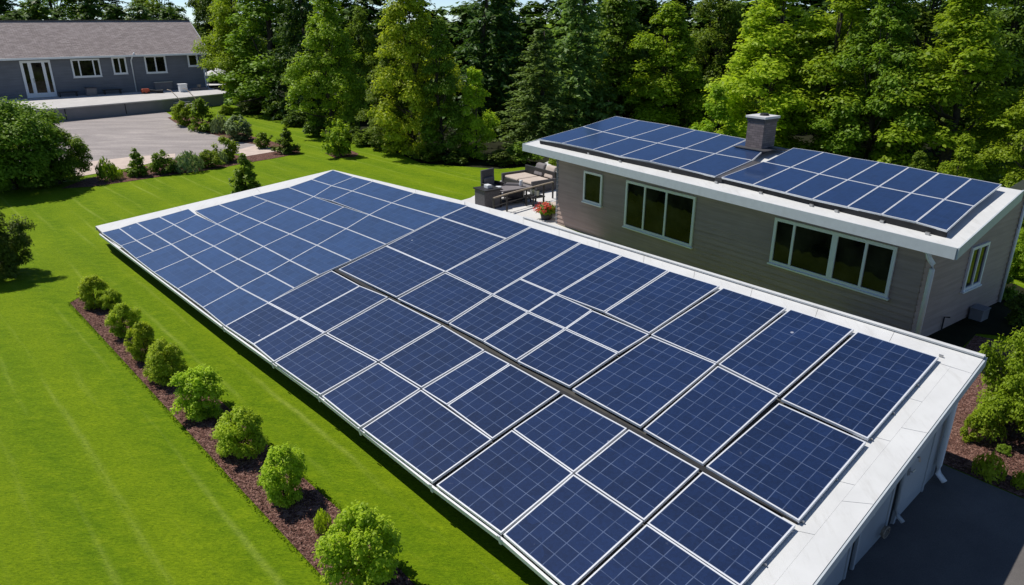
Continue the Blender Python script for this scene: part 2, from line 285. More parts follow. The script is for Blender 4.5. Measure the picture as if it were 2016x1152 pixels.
# ------------------------------------------------------------------ objects and meshes
BASE = {}
def tag(o, label=None, cat=None, group=None, kind=None):
    if label: o['label'] = label
    if cat: o['category'] = cat
    if group: o['group'] = group
    if kind: o['kind'] = kind
    return o
def thing(name, loc, label, cat, group=None):
    o = bpy.data.objects.new(name, None); COL.objects.link(o); o.location = tuple(loc); o.empty_display_size = 0.2
    BASE[o.name] = np.array(loc, float)
    return tag(o, label, cat, group)
def link(name, me, m, parent=None, origin=None):
    o = bpy.data.objects.new(name, me); COL.objects.link(o)
    if m is not None: me.materials.append(m)
    if parent is not None:
        o.parent = parent; BASE[o.name] = BASE[parent.name]
    else:
        o.location = tuple(origin if origin is not None else (0, 0, 0)); BASE[o.name] = np.array(o.location)
    return o
class MB:
    def __init__(s): s.v = []; s.f = []; s.uv = {}
    def add(s, vs, fs, uvs=None):
        n = len(s.v); s.v += [np.asarray(p, float) for p in vs]
        for i, f in enumerate(fs):
            s.f.append([n + k for k in f])
            if uvs: s.uv[len(s.f) - 1] = uvs[i]
        return s
    def prism(s, pts, ext):
        """polygon pts (any plane) pushed along the vector ext"""
        pts = [np.asarray(p, float) for p in pts]; n = len(pts); ext = np.asarray(ext, float)
        c = sum(np.cross(pts[i] - pts[0], pts[(i + 1) % n] - pts[0]) for i in range(1, n - 1))
        if c @ ext > 0: pts = pts[::-1]
        return s.add(pts + [p + ext for p in pts], [list(range(n)), list(range(2 * n - 1, n - 1, -1))] + [[i, i + n, (i + 1) % n + n, (i + 1) % n][::-1] for i in range(n)][::1])
    def box(s, c, ex, ey, ez):
        """centre and three half-extent vectors"""
        c, ex, ey, ez = (np.asarray(q, float) for q in (c, ex, ey, ez))
        if np.cross(ex, ey) @ ez < 0: ex = -ex
        v = [c + i * ex + j * ey + k * ez for k in (-1, 1) for j in (-1, 1) for i in (-1, 1)]
        return s.add(v, [[0, 2, 3, 1], [4, 5, 7, 6], [0, 1, 5, 4], [2, 6, 7, 3], [0, 4, 6, 2], [1, 3, 7, 5]])
    def bar(s, a, b, wd, ht, up=(0, 0, 1)):
        a, b = np.asarray(a, float), np.asarray(b, float); d = b - a; L = np.linalg.norm(d); d = d / L
        sd_ = np.cross(d, up); sd_ = unit(sd_) if np.linalg.norm(sd_) > 1e-4 else A3(1, 0, 0); u = np.cross(sd_, d)
        return s.box((a + b) / 2, d * L / 2, sd_ * wd / 2, u * ht / 2)
    def tube(s, pts, rad, seg=8):
        pts = [np.asarray(p, float) for p in pts]; n = len(pts)
        rad = rad if isinstance(rad, (list, tuple)) else [rad] * n
        rings = []
        for i, p in enumerate(pts):
            d = unit(pts[min(i + 1, n - 1)] - pts[max(i - 1, 0)])
            a = np.cross(d, (0, 0, 1)); a = unit(a) if np.linalg.norm(a) > 0.05 else unit(np.cross(d, (0, 1, 0))); b2 = np.cross(d, a)
            rings += [p + rad[i] * (math.cos(2 * math.pi * k / seg) * a + math.sin(2 * math.pi * k / seg) * b2) for k in range(seg)]
        fs = [[i * seg + k, i * seg + (k + 1) % seg, (i + 1) * seg + (k + 1) % seg, (i + 1) * seg + k] for i in range(n - 1) for k in range(seg)]
        fs += [list(range(seg))[::-1], [(n - 1) * seg + k for k in range(seg)]]
        return s.add(rings, fs)
    def lathe(s, c, prof, seg=20):
        c = np.asarray(c, float); n = len(prof)
        v = [c + A3(r * math.cos(2 * math.pi * k / seg), r * math.sin(2 * math.pi * k / seg), z) for r, z in prof for k in range(seg)]
        fs = [[i * seg + k, i * seg + (k + 1) % seg, (i + 1) * seg + (k + 1) % seg, (i + 1) * seg + k] for i in range(n - 1) for k in range(seg)]
        fs += [list(range(seg))[::-1], [(n - 1) * seg + k for k in range(seg)]]
        return s.add(v, fs)
    def build(s, name, m, parent=None, bevel=0.0, origin=None, smooth=False):
        V = np.array(s.v)
        if parent is not None: o0 = BASE[parent.name]
        else: o0 = np.asarray(origin, float) if origin is not None else np.array([(V[:, 0].min() + V[:, 0].max()) / 2, (V[:, 1].min() + V[:, 1].max()) / 2, V[:, 2].min()])
        me = bpy.data.meshes.new(name); me.from_pydata([tuple(p - o0) for p in V], [], s.f)
        if s.uv:
            l = me.uv_layers.new(name="UVMap")
            for p in me.polygons:
                u = s.uv.get(p.index)
                if u:
                    for k, li in enumerate(p.loop_indices): l.data[li].uv = u[k]
        me.update()
        if smooth:
            for p in me.polygons: p.use_smooth = True
        o = link(name, me, m, parent, o0)
        if bevel:
            b = o.modifiers.new("bevel", 'BEVEL'); b.width = bevel; b.segments = 2; b.limit_method = 'ANGLE'
        return o
def sheet(name, pts, z, m, kind='structure'):
    """flat ground sheet from survey pixels or points"""
    P = [A3(p[0], p[1], z) if len(p) == 3 else np.append(at(*p)[:2], z) for p in pts]
    mb = MB(); n = len(P)
    c = sum(np.cross(P[i] - P[0], P[(i + 1) % n] - P[0]) for i in range(1, n - 1))
    if c[2] < 0: P = P[::-1]
    mb.add(P, [list(range(n))]); o = mb.build(name, m)
    return tag(o, kind=kind)
def quads_mesh(name, P):
    """P: (n,4,3) array of separate quads"""
    n = len(P); me = bpy.data.meshes.new(name)
    me.vertices.add(4 * n); me.vertices.foreach_set('co', P.reshape(-1).astype(np.float32))
    me.loops.add(4 * n); me.loops.foreach_set('vertex_index', np.arange(4 * n, dtype=np.int32))
    me.polygons.add(n); me.polygons.foreach_set('loop_start', np.arange(0, 4 * n, 4, dtype=np.int32)); me.polygons.foreach_set('loop_total', np.full(n, 4, dtype=np.int32))
    me.update(calc_edges=True); me.validate(); return me
def copy_tree(o, loc, rz=0.0, sc=(1, 1, 1), parent=None):
    c = o.copy(); COL.objects.link(c)
    if parent is None:
        c.location = tuple(loc); c.rotation_euler = (0, 0, rz); c.scale = sc
    else: c.parent = parent
    for ch in [k for k in bpy.data.objects if k.parent == o]: copy_tree(ch, None, parent=c)
    return c

# ------------------------------------------------------------------ ground
DE = unit(A3(0.63, -0.78, 0)); DD = A3(-DE[1] * -1, 0, 0); DD = A3(DE[1], -DE[0], 0); D0 = A3(8.47, 11.32, 0)
def ed_(e, d, z=0.0): return D0 + DE * e + DD * d + A3(0, 0, z)
def drive_z(p):
    return -0.24 * min(6.7, max(0.0, (np.asarray(p, float) - D0)[:2] @ DD[:2]))
g = MB(); EX0, EX1, DX1 = -0.6, 60, 12.0
for e0, e1, d0, d1 in ((-900, 900, -1300, 0), (-900, EX0, 0, DX1), (EX1, 900, 0, DX1), (-900, 900, DX1, 400)):
    g.add([ed_(e0, d0), ed_(e0, d1), ed_(e1, d1), ed_(e1, d0)], [[0, 1, 2, 3]] if np.cross(DD, DE)[2] > 0 else [[3, 2, 1, 0]])
for a_, b_ in (((EX0, 0), (EX0, DX1)), ((EX0, DX1), (EX1, DX1)), ((EX1, DX1), (EX1, 0))):
    g.add([ed_(*a_), ed_(*b_), ed_(*b_, -1.9), ed_(*a_, -1.9)], [[0, 1, 2, 3]])
tag(g.build("lawn", M['lawn'], origin=(0, 0, 0)), kind='structure')
g = MB()
for d0, d1 in ((0, 6.7), (6.7, DX1)):
    g.add([ed_(EX0, d0, -.24 * d0 + .002), ed_(EX0, d1, -.24 * min(6.7, d1) + .002), ed_(EX1, d1, -.24 * min(6.7, d1) + .002), ed_(EX1, d0, -.24 * d0 + .002)], [[0, 1, 2, 3]] if np.cross(DD, DE)[2] > 0 else [[3, 2, 1, 0]])
tag(g.build("driveway", M['asphalt'], origin=(0, 0, 0)), kind='structure')
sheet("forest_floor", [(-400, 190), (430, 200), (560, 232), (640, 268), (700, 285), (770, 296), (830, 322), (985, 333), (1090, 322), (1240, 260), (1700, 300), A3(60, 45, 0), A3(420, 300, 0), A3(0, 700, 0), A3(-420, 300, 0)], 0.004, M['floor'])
sheet("courtyard", [(-40, 250), (94, 233), (316, 214), (350, 236), (390, 256), (440, 270), (500, 284), (512, 290), (478, 302), (420, 306), (262, 322), (165, 340), (60, 352), (-40, 330)], 0.012, M['court'])
sheet("courtyard_kerb", [(150, 322), (262, 309), (345, 303), (345, 311), (262, 330), (150, 349)], 0.020, M['pinkconc'])
sheet("garden_path", [(466, 296), (512, 284), (546, 298), (480, 309)], 0.020, M['pinkconc'])
sheet("shrub_border", [(120, 372), (172, 352), (262, 333), (350, 312), (440, 304), (480, 307), (546, 297), (586, 291), (592, 302), (540, 312), (480, 322), (420, 334), (330, 346), (250, 358), (180, 368)], 0.016, M['mulch'])
sheet("border_soil", [(330, 232), (365, 225), (430, 246), (500, 270), (590, 293), (586, 300), (505, 285), (470, 280), (430, 268), (380, 255), (345, 242)], 0.018, M['mulch'])
sheet("mulch_bed", [(138, 597), (158, 586), (215, 606), (262, 640), (310, 690), (375, 745), (440, 795), (526, 876), (600, 944), (656, 994), (735, 1070), (830, 1165), (800, 1230), (720, 1230), (650, 1152), (545, 1040), (450, 938), (300, 773), (215, 680)], 0.014, M['mulch'])
sheet("tree_ring", [(640, 302), (652, 296), (690, 296), (706, 303), (700, 309), (660, 312)], 0.014, M['mulch'])
sheet("side_bed", [A3(7.6, 12.0, 0), ed_(-.25, -.02), ed_(9, -.02), A3(18, 8.5, 0), A3(18, 13.2, 0), A3(12.5, 17.5, 0), A3(9.6, 14.5, 0)], 0.012, M['mulch'])
sheet("painted_house_shade", [A3(9.2, 14.3, 0), A3(12.6, 17.6, 0), (2060, 668), (2060, 590), A3(16.2, 21.5, 0), A3(12.6, 23.5, 0), A3(7.6, 16.0, 0)], 0.016, M['floor'])  # dark sheet painting the taupe house's shade onto the ground
sheet("terrace", [(884, 402), (926, 390), (958, 372), (1000, 348), (1080, 318), (1130, 318), A3(3.5, 33.5, 0), A3(1.9, 28.6, 0), A3(3.4, 26.2, 0), A3(-1.0, 27.0, 0)], 0.010, M['pave'])

# ------------------------------------------------------------------ the low building with the big solar roof
P_A = at(188, 449, 0.65); P_B = at(985, 1055, 0.65); P_C = at(1940, 705, 2.4)
RN = unit(np.cross(P_B - P_A, P_C - P_A)); RN = RN if RN[2] > 0 else -RN
def roof(x, y, up=0.0): return onp(x, y, P_A + RN * up, RN)
def roof_z(p, up=0.0):
    q = P_A + RN * up; return q[2] - ((p[0] - q[0]) * RN[0] + (p[1] - q[1]) * RN[1]) / RN[2]
outer = [roof(*q) for q in ((188, 446), (655, 335), (915, 397), (1030, 427), (1940, 703), (1590, 1165), (1310, 1335), (1112, 1160), (985, 1055), (850, 954), (631, 780), (443, 645), (302, 539), (200, 462))]
shed_base = (outer[0] + outer[4]) / 2; shed_base[2] = 0
shed = thing("solar_outbuilding", shed_base, "long low outbuilding with a white edged sloping roof covered in solar panels", "outbuilding")
MB().prism([p - RN * 0.002 for p in outer], -RN * 0.13).build("roof", M['under'], shed)
# walls: inset below the roof, following its slope
def inset_poly(P, d):
    P = [np.asarray(p, float) for p in P]; n = len(P); out = []
    ar = sum(P[i][0] * P[(i + 1) % n][1] - P[(i + 1) % n][0] * P[i][1] for i in range(n)); s = 1 if ar > 0 else -1
    dd = d if isinstance(d, (list, tuple)) else [d] * n
    for i in range(n):
        a, b, c = P[i - 1][:2], P[i][:2], P[(i + 1) % n][:2]
        d1, d2 = unit(b - a), unit(c - b); n1 = s * A3(-d1[1], d1[0]); n2 = s * A3(-d2[1], d2[0])
        q1 = a + n1 * dd[i - 1]; q2 = b + n2 * dd[i]
        cr = d1[0] * d2[1] - d1[1] * d2[0]
        if abs(cr) < 1e-3: p = b + n1 * dd[i]
        else:
            tt = ((q2 - q1)[0] * d2[1] - (q2 - q1)[1] * d2[0]) / cr; p = q1 + d1 * tt
        out.append(A3(p[0], p[1], P[i][2]))
    return out
c4 = [outer[0], outer[1], outer[4], outer[6]]
wc = inset_poly(c4, [0.45, 0.28, 0.24, 0.55])        # far end, house side, driveway end, lawn side
def wall_piece(mb, a, b, th, inward):
    za, zb = roof_z(a) - 0.14, roof_z(b) - 0.14
    mb.prism([A3(a[0], a[1], -2.0), A3(b[0], b[1], -2.0), A3(b[0], b[1], zb), A3(a[0], a[1], za)], np.append(inward, 0) * th)
cen = sum(wc) / 4
for k, (nm, m_) in enumerate((("wall", 'base'), ("wall", 'base'), ("end_wall", 'wall'), ("wall", 'base'))):
    a, b = wc[k], wc[(k + 1) % 4]; d = unit((b - a)[:2]); nn = A3(-d[1], d[0])
    if nn @ (cen - a)[:2] < 0: nn = -nn
    if k in (1, 3): a = a + np.append(d, 0) * 0.12; b = b - np.append(d, 0) * 0.12
    mb = MB(); wall_piece(mb, a, b, 0.12, nn); mb.build(nm, M[m_], shed)
# white capping along the edges, laid as separate sheets with open seams
cap = MB()
def strip(p1, p2, q1, q2, n, up=0.012, gap=0.004, th=0.012):
    for i in range(n):
        f0, f1 = i / n, (i + 1) / n
        a, b, c, d = p1 + (p2 - p1) * f0, p1 + (p2 - p1) * f1, q1 + (q2 - q1) * f1, q1 + (q2 - q1) * f0
        m = (a + b + c + d) / 4
        P = [p + unit(m - p) * gap + RN * up for p in (a, b, c, d)]
        cap.prism(P, -RN * th)
E0, E1 = roof(1940, 703), roof(1590, 1165); I0, I1 = roof(1820, 690), roof(1430, 1150)
m0, m1 = roof(1896, 693), roof(1514, 1165)
wI = (E0 - roof(1815, 706)) @ AY
def back(p, q):
    f0 = (E0 - p) @ AY; f1 = (E0 - q) @ AY; return p + (q - p) * (wI - f0) / (f1 - f0)
E0s, m0s, I0s = back(E0, E1), back(m0, m1), back(I0, I1)
strip(E0s, E1, m0s, m1, 3); strip(m0s, m1, I0s, I1, 5)
strip(roof(1030, 427), E0, roof(1030, 458), E0s, 8)
strip(roof(915, 397), roof(1030, 427), roof(918, 420), roof(1030, 458), 1)
strip(roof(188, 446), roof(655, 335), roof(235, 490), roof(665, 358), 3)
strip(roof(658, 335.5), roof(915, 397), roof(668, 352), roof(915, 412), 3)
cap.build("edge_capping", M['white'], shed)
trim = MB()
def edge_trim(a, b, wd, ht, inw):
    trim.prism([a + RN * 0.012, b + RN * 0.012, b + inw * wd + RN * 0.012, a + inw * wd + RN * 0.012], RN * ht)
edge_trim(roof(1035, 429), E0, 0.11, 0.035, -AY)
trim.build("edge_upstand", M['white'], shed)
# fascia boards: driveway end, house side, far end; gutter along the lawn
fas = MB()
def fascia(a, b, ht, outw, th=0.03):
    o = outw * 0.004
    fas.prism([a + o, b + o, b + o - A3(0, 0, ht), a + o - A3(0, 0, ht)], outw * th)
fascia(E0, E1 + (E1 - E0) * 0.5, 0.17, AX); fascia(roof(655, 335), E0, 0.15, AY); fascia(roof(188, 446), roof(655, 335), 0.15, -AX)
fas.build("fascia", M['eave'], shed)
gut = MB(); lawn_edge = [roof(*q) for q in ((197, 460), (302, 539), (443, 645), (631, 780), (850, 954), (985, 1055), (1310, 1335))]
for a, b in zip(lawn_edge, lawn_edge[1:]): gut.bar(a - AY * 0.02 - RN * 0.05, b - AY * 0.02 - RN * 0.05, 0.04, 0.10, RN)
gut.build("gutter", M['trim'], shed)
for q in ((443, 645), (540, 716), (631, 781), (712, 846), (853, 957), (988, 1058)):
    p = roof(*q); MB().box(p - AY * 0.05 - RN * 0.02, AX * 0.025, AY * 0.012, RN * 0.09).build("gutter_bracket", M['trim'], shed)
# driveway end: recessed door leaves with battens, handles, pipes
ea, eb = wc[2], wc[3]; ed = unit((eb - ea)[:2]); ed = np.append(ed, 0); eo = AX - ed * (AX @ ed); eo = unit(eo)
def endp(s, z, out=0.0): return A3(ea[0], ea[1], z) + ed * s + eo * out
def etop(s): return roof_z(endp(s, 0)) - 0.30
def gz(s): return drive_z(endp(s, 0, 0.1)) + 0.03
def leaf_door(s0, s1, m_):
    mb = MB(); mb.prism([endp(s0, gz(s0), 0.004), endp(s1, gz(s1), 0.004), endp(s1, etop(s1), 0.004), endp(s0, etop(s0), 0.004)], eo * 0.03)
    d = mb.build("door", M[m_], shed)
    f = MB()
    for s in (s0 + 0.03, s1 - 0.03): f.bar(endp(s, gz(s), 0.045), endp(s, etop(s) - 0.02, 0.045), 0.06, 0.022, eo)
    f.build("batten", M['wall'], d)
    h = MB(); hs = s1 - 0.18; hz = gz(hs) + 1.0
    h.box(endp(hs, hz, 0.045), ed * 0.03, eo * 0.015, A3(0, 0, 0.07)); h.tube([endp(hs, hz + 0.02, 0.055), endp(hs, hz + 0.02, 0.10), endp(hs - 0.10, hz + 0.02, 0.10)], 0.014, 6)
    h.build("handle", M['metal'], d)
rc = MB()
for s0, s1 in ((1.57, 1.78), (2.87, 3.03), (4.27, 4.48)): rc.prism([endp(s0, gz(s0), 0.003), endp(s1, gz(s1), 0.003), endp(s1, etop(s1), 0.003), endp(s0, etop(s0), 0.003)], eo * 0.006)
rc.build("door_recess", M['base'], shed)
for s0, s1, m_ in ((0.50, 1.55, 'wall'), (1.80, 2.85, 'wall2'), (3.05, 4.25, 'wall'), (4.50, 6.10, 'wall')): leaf_door(s0, s1, m_)
def downpipe(parent, pts, r=0.045, m_='trim', name="downpipe"):
    MB().tube(pts, r, 10).build(name, M[m_], parent, smooth=True)
z0 = etop(0.12)
downpipe(shed, [endp(0.12, z0 + 0.1, 0.09), endp(0.12, z0 - 0.1, 0.08), endp(0.12, 0.25, 0.08), endp(0.12, 0.07, 0.11), endp(0.12, gz(.12) + .04, 0.24)], 0.055)
downpipe(shed, [endp(1.68, etop(1.68) - 0.1, 0.08), endp(1.68, gz(1.68) + .45, 0.08), endp(1.66, gz(1.66) + .32, 0.14), endp(1.66, gz(1.66) + .25, 0.24)], 0.04, 'wall2', "drain_pipe")
for s, z in ((1.38, 0.95), (3.50, 0.75)):
    MB().box(endp(s, z, 0.06), ed * 0.05, eo * 0.03, A3(0, 0, 0.06)).tube([endp(s, z, 0.08), endp(s, z + 0.02, 0.16), endp(s, z - 0.06, 0.18)], 0.018, 6).build("tap", M['metal'], shed)
hose = MB(); hc = endp(2.0, gz(2.0) + .22, 0.09)
for k in range(3):
    hose.tube([hc + ed * (0.09 + .008 * k) * math.cos(a) + A3(0, 0, 1) * (0.09 + .008 * k) * math.sin(a) + eo * 0.025 * k for a in np.linspace(0, 2 * math.pi, 19)], 0.013, 6)
tag(hose.build("hose_reel", M['wood']), "tan garden hose coiled on the shaded driveway end of the outbuilding", "hose")

# ------------------------------------------------------------------ solar panels
def inset_quad(P, d):
    out = []
    nrm = unit(np.cross(P[1] - P[0], P[3] - P[0])); c = sum(P) / 4
    for i in range(4):
        a, b, e = P[i - 1], P[i], P[(i + 1) % 4]
        d1, d2 = unit(b - a), unit(e - b)
        n1 = np.cross(nrm, d1); n2 = np.cross(nrm, d2)
        if n1 @ (c - a) < 0: n1 = -n1
        if n2 @ (c - b) < 0: n2 = -n2
        k = 1 + n1 @ n2
        out.append(b + (n1 + n2) * d / max(k, 0.3))
    return out
def solar_panel(P, nrm, label, group, rim=0.03, gap=0.010, thick=0.05, cell=0.26, pm='panel'):
    P = [np.asarray(p, float) for p in P]
    if np.cross(P[1] - P[0], P[3] - P[0]) @ nrm < 0: P = [P[0], P[3], P[2], P[1]]
    P = inset_quad(P, gap); I = inset_quad(P, rim)
    c = sum(P) / 4 - nrm * thick
    root = thing("solar_module", c, label, "solar panel", group)
    mb = MB(); v = P + I + [p - nrm * thick for p in P] + [p - nrm * 0.006 for p in I]
    fs = []
    for i in range(4):
        j = (i + 1) % 4
        fs += [[i, j, j + 4, i + 4], [i + 8, j + 8, j, i], [i + 4, j + 4, j + 12, i + 12]]
    fs.append([11, 10, 9, 8])
    mb.add(v, fs); mb.build("frame", M['alu'], root)
    nu = max(1, round((np.linalg.norm(I[1] - I[0]) + np.linalg.norm(I[2] - I[3])) / 2 / cell)); nv = max(1, round((np.linalg.norm(I[3] - I[0]) + np.linalg.norm(I[2] - I[1])) / 2 / cell))
    mb = MB(); n = 4; vs = []; fs = []; us = []
    for j in range(n + 1):
        for i in range(n + 1):
            a, b = i / n, j / n
            vs.append((I[0] * (1 - a) + I[1] * a) * (1 - b) + (I[3] * (1 - a) + I[2] * a) * b - nrm * 0.006)
    for j in range(n):
        for i in range(n):
            fs.append([j * 5 + i, j * 5 + i + 1, (j + 1) * 5 + i + 1, (j + 1) * 5 + i])
            us.append([(nu * x / n, nv * y / n) for x, y in ((i, j), (i + 1, j), (i + 1, j + 1), (i, j + 1))])
    mb.add(vs, fs, us); mb.build("cells", M[pm], root)
    return root
ORD = ["first", "second", "third", "fourth", "fifth", "sixth", "seventh", "eighth", "ninth", "tenth"]
UP = 0.10
def rp(q): return roof(*q, up=UP)
# corner survey of the far field, in crops: c1 = 180+x*k, 320+y*k, c2 = 580+x*k
K = 500 / 1920
def C1(x, y): return (180 + x * K, 320 + y * K)
def C2(x, y): return (580 + x * K, 320 + y * K)
FAR = [
 [[(75,530),(210,497),(340,590),(220,630)], [(210,497),(340,455),(475,540),(340,590)], [(220,630),(340,590),(470,670),(335,725)], [(340,590),(475,540),(605,618),(470,670)],
  [(335,725),(605,618),(745,712),(470,830)], [(470,830),(745,712),(920,822),(650,955)], [(650,955),(920,822),(1120,945),(840,1095)], [(840,1095),(1120,945),(1340,1060),(1010,1236)]],
 [[(340,455),(515,412),(625,470),(475,540)], [(475,540),(625,470),(765,550),(605,618)], [(605,618),(765,550),(925,632),(745,712)], [(745,712),(925,632),(1110,730),(920,822)], [(920,822),(1110,730),(1325,838),(1120,945)], [(1120,945),(1325,838),(1535,950),(1340,1060)]],
 [[(515,412),(735,350),(795,395),(625,470)], [(625,470),(795,395),(950,465),(765,550)], [(765,550),(950,465),(1110,540),(925,632)], [(925,632),(1110,540),(1300,635),(1110,730)], [(1110,730),(1300,635),(1500,740),(1325,838)], [(1325,838),(1500,740),(1720,850),(1535,950)]],
 [[(780,365),(965,318),(1120,385),(950,465)], [(950,465),(1120,385),(1290,455),(1110,540)], [(1110,540),(1290,455),(1500,540),(1300,635)], [(1300,635),(1500,540),(1705,625),(1500,740)], [(1500,740),(1705,625),(1966,740),(1720,850)]],
 [[(965,318),(1220,250),(1330,290),(1120,385)], [(1120,385),(1330,290),(1500,348),(1290,455)], [(1290,455),(1500,348),(1725,430),(1500,540)], [(1500,540),(1725,430),(1926,500),(1705,625)], [(1705,625),(1926,500),(2226,618),(1966,740)]],
 [[(1220,250),(1490,188),(1680,258),(1500,348)], [(1500,348),(1680,258),(1911,335),(1725,430)], [(1725,430),(1911,335),(2101,395),(1926,500)], [(1926,500),(2101,395),(2441,515),(2226,618)]],
 [[(1490,188),(1665,128),(1816,175),(1680,258)], [(1680,258),(1816,175),(1971,215),(1816,290)], [(1816,290),(1971,215),(2271,305),(2101,395)], [(2101,395),(2271,305),(2641,415),(2441,515)]],
 [[(1665,128),(1826,57),(1986,108),(1816,175)], [(1816,175),(1986,108),(2126,143),(1971,215)], [(1971,215),(2126,143),(2444,230),(2271,305)], [(2271,305),(2444,230),(2846,325),(2641,415)]],
]
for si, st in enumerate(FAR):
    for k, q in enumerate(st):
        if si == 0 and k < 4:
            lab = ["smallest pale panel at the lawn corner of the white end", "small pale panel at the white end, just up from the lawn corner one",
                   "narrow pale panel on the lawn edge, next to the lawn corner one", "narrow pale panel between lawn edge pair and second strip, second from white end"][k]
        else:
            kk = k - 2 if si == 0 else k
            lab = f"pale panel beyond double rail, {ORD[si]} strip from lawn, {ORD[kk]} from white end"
        solar_panel([rp(C1(*p)) for p in q], RN, lab, "pale solar panels at the far end of the big roof", rim=0.015, gap=0.004, pm='panel_sky')
LAWN = [
 ("gutter row", [((443,642),(528,596),(589,627.6),(498,678)), ((498,678),(589,627.6),(639,655),(538.5,712)), ((540,714),(640,657),(743,712),(630,777)), ((633,780),(745,714),(828,765),(709,841)), ((712,844),(829,767),(969,865),(851,949)), ((858,955),(1008,846),(1129,931),(986,1050)), ((990,1052),(1129,933),(1267,1026),(1119,1162)), ((1126,1167),(1273,1031),(1458,1156),(1302,1320))]),
 ("gap row", [((528,596),(653,532.5),(709,562.5),(589,627.6)), ((589,627.6),(709,562.5),(764,584.6),(639,655)), ((642,656),(766,587),(869,639),(745,711)), ((747,713),(871,640),(954,689),(829,763)), ((830,766),(955,690.5),(1004,716),(879,797)), ((880,798),(1005,716.5),(1103,771),(969,864)), ((1009,845),(1110,776),(1235,843),(1129,930)), ((1131,932),(1238,845),(1377,923),(1268,1025)), ((1273,1030),(1383,928),(1567,1034),(1458,1155))]),
]
for rn, qs in LAWN:
    n = len(qs)
    for k, q in enumerate(qs):
        solar_panel([rp(p) for p in q], RN, f"dark panel in the row {'along the lawn gutter' if rn[:2] == 'gu' else 'just lawn side of the black gap'}, {ORD[n - 1 - k]} from the driveway",
                    "dark solar panels on the lawn side of the black gap", rim=0.024, gap=0.005)
HOUSE = [
 ("row just house side of the black gap", [((666,530),(760,484),(877,534),(780,585)), ((782,588),(877,537),(969,580),(881,635)), ((883,637),(970,581),(1040,614),(950,671)), ((951,672),(1040,615),(1113,647),(1016,709)), ((1018,711),(1113,648),(1217,695),(1121,761)), ((1126,766),(1281,662),(1411,716),(1261,840)), ((1266,845),(1413,720),(1532,779),(1384,914)), ((1389,918),(1533,793),(1706,870),(1573,1026))]),
 ("middle row of small panels", [((970,580),(1024,549),(1095,579),(1040,614)), ((1040,614),(1095,579),(1166,610),(1113,647)), ((1113,647),(1166,611),(1278,658),(1218,695))]),
 ("row along the white border by the house", [((869,428),(920,405),(1046,446),(997,470)), ((760,484),(869,428),(997,470),(877,535)), ((877,535),(1046,447),(1143,477),(970,580)), ((1024,549),(1144,478),(1224,502),(1095,579)), ((1096,579),(1225,503),(1316,532),(1189,614)), ((1190,615),(1318,533),(1417,563),(1278,656)), ((1281,659),(1424,566),(1549,606),(1411,715)), ((1414,717),(1556,608),(1682,648),(1534,778)), ((1537,786),(1688,652),(1849,703),(1709,864))]),
]
for rn, qs in HOUSE:
    n = len(qs)
    for k, q in enumerate(qs):
        solar_panel([rp(p) for p in q], RN, f"dark panel, {rn}, {ORD[n - 1 - k]} from the driveway", "dark solar panels on the house side of the black gap", rim=0.024, gap=0.005)
# mounting clips on the driveway end and a cable tray in the gap
tray = MB(); a, b = roof(660, 533), roof(1572, 1030); tray.bar(a + RN * 0.03, b + RN * 0.03, 0.10, 0.05, RN); tray.build("cable_tray", M['dark'], shed)
for q in ((1849, 703), (1800, 760), (1752, 815), (1709, 866), (1640, 945), (1574, 1028), (1500, 1112)):
    MB().box(roof(*q) + AX * 0.03 + RN * 0.04, AX * 0.035, AY * 0.014, RN * 0.02).build("panel_clip", M['metal'], shed)

# ------------------------------------------------------------------ the taupe house
HA = R(-54.5); HU = A3(math.cos(HA), math.sin(HA), 0); HN = A3(HU[1], -HU[0], 0)
G1 = at(1095, 440)
if HN @ (-G1) < 0: HN = -HN
HI = -HN                                                   # into the house
FP = G1 + HN * 0.95
T1, T2 = onp(1030, 284, FP, HN), onp(1885, 490, FP, HN); B1, B2 = onp(1030, 304, FP, HN), onp(1885, 501, FP, HN)
sl_ = 0.155
HRN = unit(np.cross(T2 - T1, HI + A3(0, 0, sl_))); HRN = HRN if HRN[2] > 0 else -HRN
def hroof(x, y, up=0.0): return onp(x, y, T1 + HRN * up, HRN)
HUP = 0.20
K1, K2 = hroof(1211, 225.5, HUP) - HRN * HUP, hroof(2016, 361, HUP) - HRN * HUP
HL = 14.62; HD = 5.5
def hp(s, d, z): return A3(G1[0], G1[1], z) + HU * s + HI * d
def hroof_z(p): return T1[2] - ((p[0] - T1[0]) * HRN[0] + (p[1] - T1[1]) * HRN[1]) / HRN[2]
house = thing("taupe_house", hp(HL / 2, HD / 2, 0), "single storey taupe house with white eaves and a panel covered sloping roof", "house")
hr = MB().prism([T1, T2, K2, K1], -A3(0, 0, 0.20)).build("roof", M['white'], house)
fb = MB()
for a, b, o in ((T1, T2, HN), (T2, K2, HU), (K1, T1, -HU)):
    fb.prism([a + o * 0.004 + A3(0, 0, 0.02), b + o * 0.004 + A3(0, 0, 0.02), b + o * 0.004 - A3(0, 0, 0.26), a + o * 0.004 - A3(0, 0, 0.26)], o * 0.035)
fb.build("fascia", M['eave'], hr)
